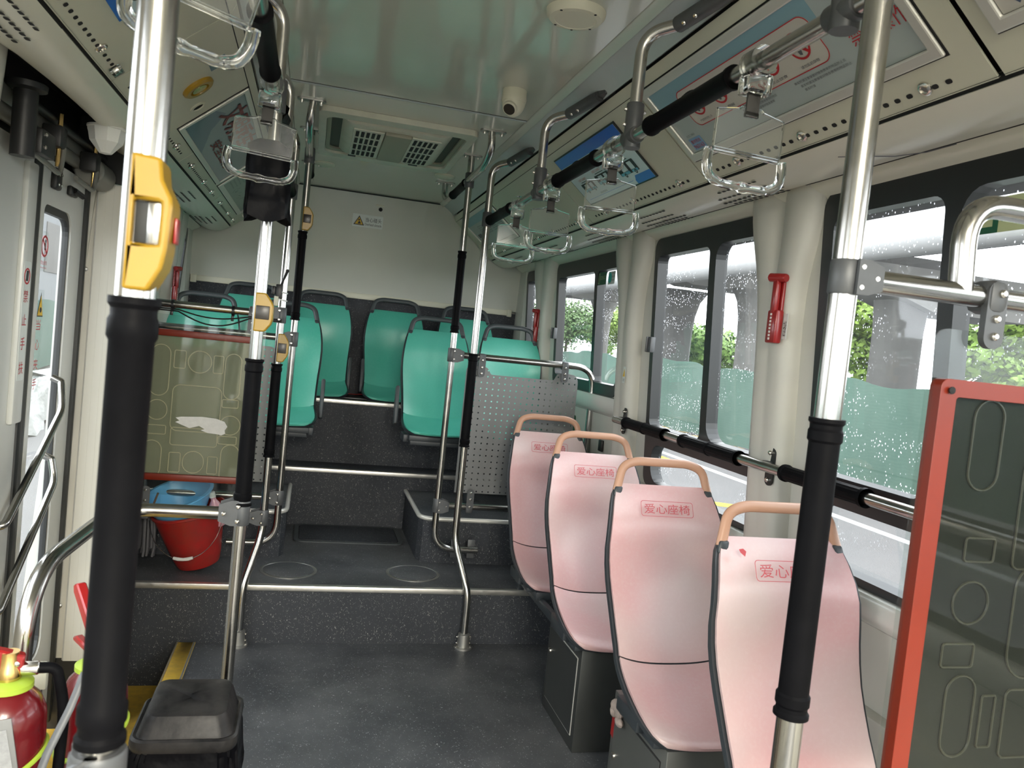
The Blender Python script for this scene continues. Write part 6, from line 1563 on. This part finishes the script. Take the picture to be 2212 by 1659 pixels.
b = B(); b.lathe([(.014, 0), (.012, .012), (.0001, .013)], V((.39, rear_pt(2.352), 2.352)), (0, -1, 0), n=20); o = b.build('rear_sensor', 'seam', None, org=(.39, 5.67, 2.352)); tag(o, 'small black round sensor above the rear warning sticker', 'sensor')
b = B(); b.box(.355, .415, rear_pt(2.378) - .006, rear_pt(2.378) + .002, 2.373, 2.383, .001); o = b.build('sensor_label', 'cream', None, org=(.385, 5.67, 2.378)); tag(o, 'thin pale strip just above the black rear sensor', 'label')
# window stickers
def wsticker(name, label, y0, y1, z0, z1, fn):
    x = wx((z0 + z1) / 2) - .004 + .016
    t = thing(name, label, 'sticker', (x, (y0 + y1) / 2, (z0 + z1) / 2)); fn(t, x); return t
def f1(t, x):
    b = B(); b.poly(rect(-4.045, -3.925, 1.868, 1.935), [], (x - .012, 0, 0), (0, -1, 0), (0, 0, 1), .001); b.build('sticker_sheet', 'inkgreen', t, smooth=0)
    b = B(); text_into(b, '应急出口', (x - .0135, 4.01, 1.895), (0, -1, 0), (0, 0, 1), .022, w=.075); b.poly(rect(-4.04, -4.018, 1.875, 1.93), [rect(-4.037, -4.021, 1.878, 1.927)], (x - .0135, 0, 0), (0, -1, 0), (0, 0, 1), .0004); b.build('sticker_lettering', 'palegreen', t, smooth=0, recalc=False)
wsticker('exit_sticker', 'dark green emergency exit sticker on the rearmost right window', 3.9, 4.05, 1.86, 1.94, f1)
def f2(t, x):
    b = B(); b.poly(rrect(-3.895, -3.80, 1.865, 1.932, .006), [], (x - .012, 0, 0), (0, -1, 0), (0, 0, 1), .001); b.build('sticker_sheet', 'sticker', t, smooth=0)
    b = B(); b.poly(circ(-3.868, 1.899, .024, 20, .028), [], (x - .0135, 0, 0), (0, -1, 0), (0, 0, 1), .0004); b.build('teal_disc', 'teal', t, smooth=0)
    b = B(); [text_into(b, q, (x - .0135, 3.842, 1.917 - .018 * k), (0, -1, 0), (0, 0, 1), .009, w=.036) for k, q in enumerate(('请随手关窗', '注意安全', '谢谢合作'))]; b.build('sticker_lettering', 'inkgrey', t, smooth=0, recalc=False)
wsticker('info_sticker', 'white sticker with a teal disc beside the exit sticker on the rear window', 3.8, 3.9, 1.86, 1.94, f2)
def f3(t, x):
    b = B(); b.poly(rect(-1.545, -1.20, 1.865, 1.945), [], (x - .012, 0, 0), (0, -1, 0), (0, 0, 1), .001); b.build('sticker_sheet', 'palegreen', t, smooth=0)
    b = B(); b.poly(rect(-1.545, -1.47, 1.865, 1.945), [rect(-1.53, -1.485, 1.88, 1.932)], (x - .0135, 0, 0), (0, -1, 0), (0, 0, 1), .0004); text_into(b, '应急出口', (x - .0135, 1.462, 1.888), (0, -1, 0), (0, 0, 1), .046, w=.20); b.build('sticker_lettering', 'inkgreen', t, smooth=0, recalc=False)
wsticker('exit_sticker', 'pale green 应急出口 sticker on the near right window, behind the steel arch', 1.2, 1.55, 1.86, 1.95, f3)
t = thing('pillar_sticker', 'tiny white sticker with yellow triangle on the right middle pillar', 'sticker', (1.425, 3.45, 1.41))
xs_ = wx(1.41) - .0625
b = B(); b.poly(rrect(-3.476, -3.446, 1.375, 1.452, .003), [], (xs_, 0, 0), (0, -1, 0), (0, 0, 1), .0006); b.build('sticker_sheet', 'sticker', t, smooth=0)
b = B(); b.poly([(-3.473, 1.405), (-3.449, 1.405), (-3.461, 1.442)], [], (xs_ - .001, 0, 0), (0, -1, 0), (0, 0, 1), .0004); b.build('warning_triangle', 'inkyellow', t, smooth=0)
b = B(); text_into(b, '注意', (xs_ - .001, 3.471, 1.382), (0, -1, 0), (0, 0, 1), .014, w=.020, thick=.0005); b.build('sticker_lettering', 'inkgrey', t, smooth=0, recalc=False)
# ---- escape hammers
def hammer(label, y, z, side, yaw=0.0):
    x = wx(z, side) - side * .060
    t = thing('escape_hammer', label, 'hammer', (x, y, z), 'red escape hammers')
    s = -side
    b = B()
    b.box(x, x + s * .010, y - .020, y + .020, z - .105, z + .10, .003)
    b.box(x, x + s * .028, y - .026, y + .026, z - .115, z - .010, .006)
    b.build('hammer_bracket', 'redpl', t)
    b = B(); b.box(x + s * .012, x + s * .030, y - .012, y + .012, z - .02, z + .085, .004); b.build('hammer_handle', 'redpl', t)
    b = B(); b.lathe([(.012, -.034), (.014, -.030), (.014, .030), (.010, .034)], (x + s * .020, y, z + .092), (s * .25, 1, .06), n=18); hd = b.build('hammer_head', 'redpl', t)
    b = B(); b.lathe([(.006, .033), (.0001, .046)], (x + s * .020, y, z + .092), (s * .25, 1, .06), n=12); b.build('hammer_tip', 'bolt', hd)
    b = B(); [b.box(x + s * .028, x + s * .0295, y - .002, y + .006, z - .105 + .011 * k, z - .098 + .011 * k, .0) for k in range(8)]; b.build('white_marks', 'white', t)
    b = B(); b.box(x, x + s * .001, y - .05, y - .027, z - .10, z - .02); kk = b.build('hammer_label', 'sticker', t); b = B(); b2 = b; text_into(b, '安全锤', (x + s * .0016, y - .047 if side < 0 else y - .031, z - .092), (0, side * -1.0, 0) if side > 0 else (0, 1, 0), (0, 0, 1), .05, w=.014, thick=.0002); b.build('label_lettering', 'inkdark', kk, smooth=0, recalc=False)
hammer('red escape hammer on the pillar between the two near right windows', 2.215, 1.705, 1)
hammer('small far red escape hammer on the rear right pillar', 4.985, 1.645, 1)
hammer('red escape hammer on the left rear pillar, peeking beside the foreground yellow box', 4.90, 1.645, -1)
# wall latch panel under the rear right window
t = thing('wall_fixture', 'pair of dark fittings on the side wall behind the partition tube', 'fitting', (1.47, 3.85, 1.0))
for z in (1.02, .93):
    b = B(); b.box(wx(z) - .016, wx(z) - .001, 3.83, 3.88, z - .03, z + .03, .005); b.build('fitting_block', 'mech', t)
b = B(); b.box(wx(1.1) - .012, wx(1.1), 4.30, 4.36, 1.03, 1.13, .012); o = b.build('wall_socket', 'inkgreen', None, org=(wx(1.1), 4.33, 1.08)); tag(o, 'dark green double socket on the side wall behind the partition', 'socket')
# seat belt clips between the rear seats, red strap
b = B(); b.tube([(.24, 5.30, 1.065), (.31, 5.32, 1.062), (.36, 5.30, 1.068)], .008, 8, flat=((0, 0, 1), .4, 1.6)); o = b.build('red_strap', 'redpl', None, org=(.3, 5.3, 1.1)); tag(o, 'bit of red strap lying between the two centre rear seats', 'strap')
b = B(); b.box(.22, .42, 5.22, 5.40, 1.032, 1.050, .006); o = b.build('bench_hump', 'black', None, org=(.32, 5.3, 1.03)); tag(o, 'low black hump on the bench between the centre rear seats', 'cover')
# thin crack-like wire on the near cove
b = B(); b.tube([(1.262, 1.785, 2.065), (1.29, 1.72, 2.058), (1.33, 1.66, 2.052), (1.37, 1.60, 2.056), (1.405, 1.55, 2.07)], .0012, 6); o = b.build('loose_wire', 'inkgrey', None, org=(1.33, 1.66, 2.05)); tag(o, 'thin dark wire across the cream moulding near the top right', 'wire')

# ================================================================== outside
GZ = -.40
b = B(); b.box(-40, 40, -40, 90, GZ - .1, GZ); struct('ground_road', b, 'road', smooth=0)
b = B(); b.box(7.15, 7.32, -20, 60, GZ, GZ + .004); b.box(-4.1, -4.0, -20, 40, GZ, GZ + .004); struct('ground_lane_line', b, 'roadwhite', smooth=0)
b = B()
b.poly([(5.55, 9.55), (6.10, 9.35), (6.10, 9.62), (5.60, 9.85)], [], (0, 0, GZ), (1, 0, 0), (0, 1, 0), .004); b.poly([(6.3, 13.6), (6.95, 13.4), (6.95, 14.3)], [], (0, 0, GZ), (1, 0, 0), (0, 1, 0), .004)
struct('ground_yellow_marks', b, 'roadyellow', smooth=0)
FX = 8.9
b = B()
for k in range(120):
    b.mi = k % 2; y = -12 + .42 * k
    b.box(FX - .10, FX + .25, y, y + .42, GZ, GZ + .20)
struct('curb_striped', b, ['curby', 'curbk'], smooth=0)
def fence(name, label, x, y0, y1, zb, zt, side):
    b = B(); rows = []; n_ = int((y1 - y0) / .25)
    for j in range(13):
        row = []
        for i in range(n_ + 1):
            y = y0 + (y1 - y0) * i / n_; f = j / 12
            sag = .05 * math.sin(y * 1.1) + .03 * math.sin(y * 3.3 + 1)
            dx = .05 * math.sin(y * 2.1 + 2 * f) + .03 * math.sin(y * 5.3 - 3 * f) + (.05 * math.exp(-((y % 3.1) - 1.5) ** 2 * 30))
            row.append((x + dx, y, zb + (zt - zb) * f + sag * f + .03 * math.sin(y * 2.7) * (1 - f)))
        rows.append(row)
    b.grid(rows, thick=.01); t = thing(name, label, 'fence', (x, (y0 + y1) / 2, zb)); b.build('mesh_fabric', 'fence', t, smooth=60)
    b = B(); yy = y0 + .3
    while yy < y1: b.tube([(x + .12 * side, yy, GZ), (x + .12 * side, yy, zt - .03)], .025, 8); yy += 3.1
    b.build('posts', 'chromedull', t)
    o = t.children[-1]; o['kind'] = 'stuff'
fence('green_mesh_fence', 'green mesh fence along the kerb beyond the right windows', FX + .05, -10, 45, -.17, 1.50, 1)
fence('green_mesh_fence', 'green mesh fence seen through the door glass on the left', -5.2, -6, 34, -.25, 1.40, -1)
# viaduct
def pier(x, y, w_, d_, label, ztop=6.2, mat='concrete'):
    t = thing('viaduct_pier', label, 'pier', (x, y, GZ), 'viaduct piers')
    b = B(); rows = []
    for z, kx, ky in ((GZ, 1, 1), (2.6, 1, 1), (3.2, 1.08, 1.10), (3.7, 1.35, 1.2), (4.12, 2.0, 1.35)):
        rows.append([(x + p[0] * kx, y + p[1] * ky, z) for p in rrect(-w_ / 2, w_ / 2, -d_ / 2, d_ / 2, .25, 3)])
    b.grid(rows, closed_u=True); b.build('pier_shaft', mat, t, smooth=30)
    return t
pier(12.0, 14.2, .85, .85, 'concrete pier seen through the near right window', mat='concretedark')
pier(14.0, 23.4, .70, .70, 'pale slim concrete pier at the right side of the middle window')
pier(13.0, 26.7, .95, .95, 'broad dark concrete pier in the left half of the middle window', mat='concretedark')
pier(14.0, 37.2, .70, .80, 'farther concrete pier seen through the rearmost window')
pier(13.0, 42.5, .60, .60, 'most distant concrete pier at the left of the rearmost window')
b = B(); b.box(9.8, 16.2, -10, 70, 5.42, 6.2); b.box(10.2, 10.8, -10, 70, 5.0, 5.44); b.box(15.0, 15.6, -10, 70, 5.0, 5.44)
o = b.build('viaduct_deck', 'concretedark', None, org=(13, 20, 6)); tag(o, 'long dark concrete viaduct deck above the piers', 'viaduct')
for (yy, dz, lb) in ((14.2, -1.1, 'concrete cross beam under the viaduct in the near window'), (25.0, 0, 'concrete cross beam above the two piers of the middle window'), (37.5, 0, 'concrete cross beam with rounded haunch in the rearmost window')):
    b = B(); b.poly([(10.5, 5.0 + dz), (10.5, 4.75 + dz), (11.2, 4.45 + dz), (12.2, 4.15 + dz), (14.6, 4.15 + dz), (15.4, 4.45 + dz), (16.0, 4.75 + dz), (16.0, 5.0 + dz)], [], (0, yy + .7, 0), (1, 0, 0), (0, 0, 1), 1.4)
    o = b.build('cross_beam', 'concrete', None, org=(12.5, yy, 5)); tag(o, lb, 'beam')
b = B(); b.lathe([(.38, 0), (.38, 60)], (10.0, -6, 4.15), (.0, 1, .0), n=32); o = b.build('round_girder', pm('pale_girder_concrete', (.50, .50, .50), .85, var=.15, vscale=.4), None, org=(10, 20, 4.15)); tag(o, 'pale rounded girder running along the near edge of the viaduct', 'girder')
# trees
def tree_mesh(seed, mats, h, r, n=5200, trunk=True, t=None, leaf=.15):
    rnd = random.Random(seed); b = B(); mi = 0
    blobs = [(rnd.uniform(-r * .6, r * .6), rnd.uniform(-r * .6, r * .6), h * rnd.uniform(.35, .92), r * rnd.uniform(.35, .6)) for _ in range(12)]
    for k in range(n):
        bx, by, bz_, br = blobs[k % len(blobs)]
        d = V((rnd.gauss(0, 1), rnd.gauss(0, 1), rnd.gauss(0, 1))).normalized() * br * rnd.uniform(.55, 1.05)
        c = V((bx, by, bz_)) + d; a = V((rnd.gauss(0, 1), rnd.gauss(0, 1), rnd.gauss(0, .6))).normalized() * leaf * rnd.uniform(.6, 1.3); q = a.cross(d).normalized() * leaf * .6
        vs = [b.bm.verts.new(c + s * a + w_ * q) for s, w_ in ((-1, 0), (0, -1), (1, 0), (0, 1))]
        b.bm.faces.new(vs)
    fo = b.build('foliage', mats, t, smooth=0, recalc=False, org=(0, 0, 0))
    b = B(); b.tube([(0, 0, GZ), (.05, 0, h * .4), (0, .05, h * .75)], [.16, .12, .05], 8); b.build('trunk', 'trunk', t, org=(0, 0, 0))
def tree(x, y, h, r, k, label, seed):
    t = thing('roadside_tree', label, 'tree', (0, 0, 0), 'trees beyond the viaduct')
    tree_mesh(seed, 'leaf%d' % k, h, r, t=t); t.location = (x, y, 0); return t
T1 = tree(20, 36.5, 3.0, 2.0, 0, 'low leafy tree just above the fence in the middle window', 1)
T2 = tree(21, 51.0, 5.6, 2.4, 1, 'bright green tree at the right side of the rearmost window', 2)
T3 = tree(20, 25.6, 4.6, 1.6, 1, 'yellow-green tree beside the pier in the near window', 3)
T4 = tree(20, 61.0, 5.4, 3.4, 2, 'dark green tree at the left side of the rearmost window', 4)
for (src, x, y, lab) in ((T4, 25, 84, 'tall dark tree behind the left tree of the rearmost window'), (T2, 27, 72, 'distant bright tree between the far piers'), (T1, 22, 43.5, 'small low tree behind the broad pier of the middle window'), (T3, 22, 21.5, 'bright tree at the right of the near pier'), (T4, 17, 70, 'dark tree at the far left end of the fence')):
    copy_tree(src, (x - src.location.x, y - src.location.y, 0), lab)
# left side buildings behind the door
t = thing('roadside_building', 'pale grey building beyond the left fence, seen in the door glass', 'building', (-14, 22, GZ))
b = B(); b.box(-16, -9.6, 24, 60, GZ, 9); b.build('wall', 'building', t, smooth=0)
b = B(); [b.box(-9.62, -9.57, 26 + 3 * k, 27.6 + 3 * k, 2.4, 4.2) for k in range(10)]; b.build('window_row', 'concretedark', t, smooth=0)
t = thing('roadside_shed', 'small tan shed front showing in the door glass', 'building', (-8, 20, GZ))
b = B(); b.box(-9.5, -7.5, 20.5, 23.0, GZ, 2.9); b.build('wall', 'buildbrown', t, smooth=0); b = B(); b.box(-9.7, -7.3, 20.3, 23.2, 2.9, 3.05); b.build('roof', 'concretedark', t, smooth=0)
b = B(); rows = [[(-3.6 - .6 * j / 6 + .15 * math.sin(y_ * 2 + j), 4 + y_ * .6, GZ + .02 + .75 * math.sin(PI * j / 7) + .1 * math.sin(y_ * 1.7 + j)) for y_ in range(20)] for j in range(8)]
b.grid(rows, thick=.01); o = b.build('plastic_tarpaulin', 'tarp', None, org=(-4, 10, GZ), smooth=60); tag(o, 'crumpled white sheeting on the ground outside the door', 'tarpaulin')
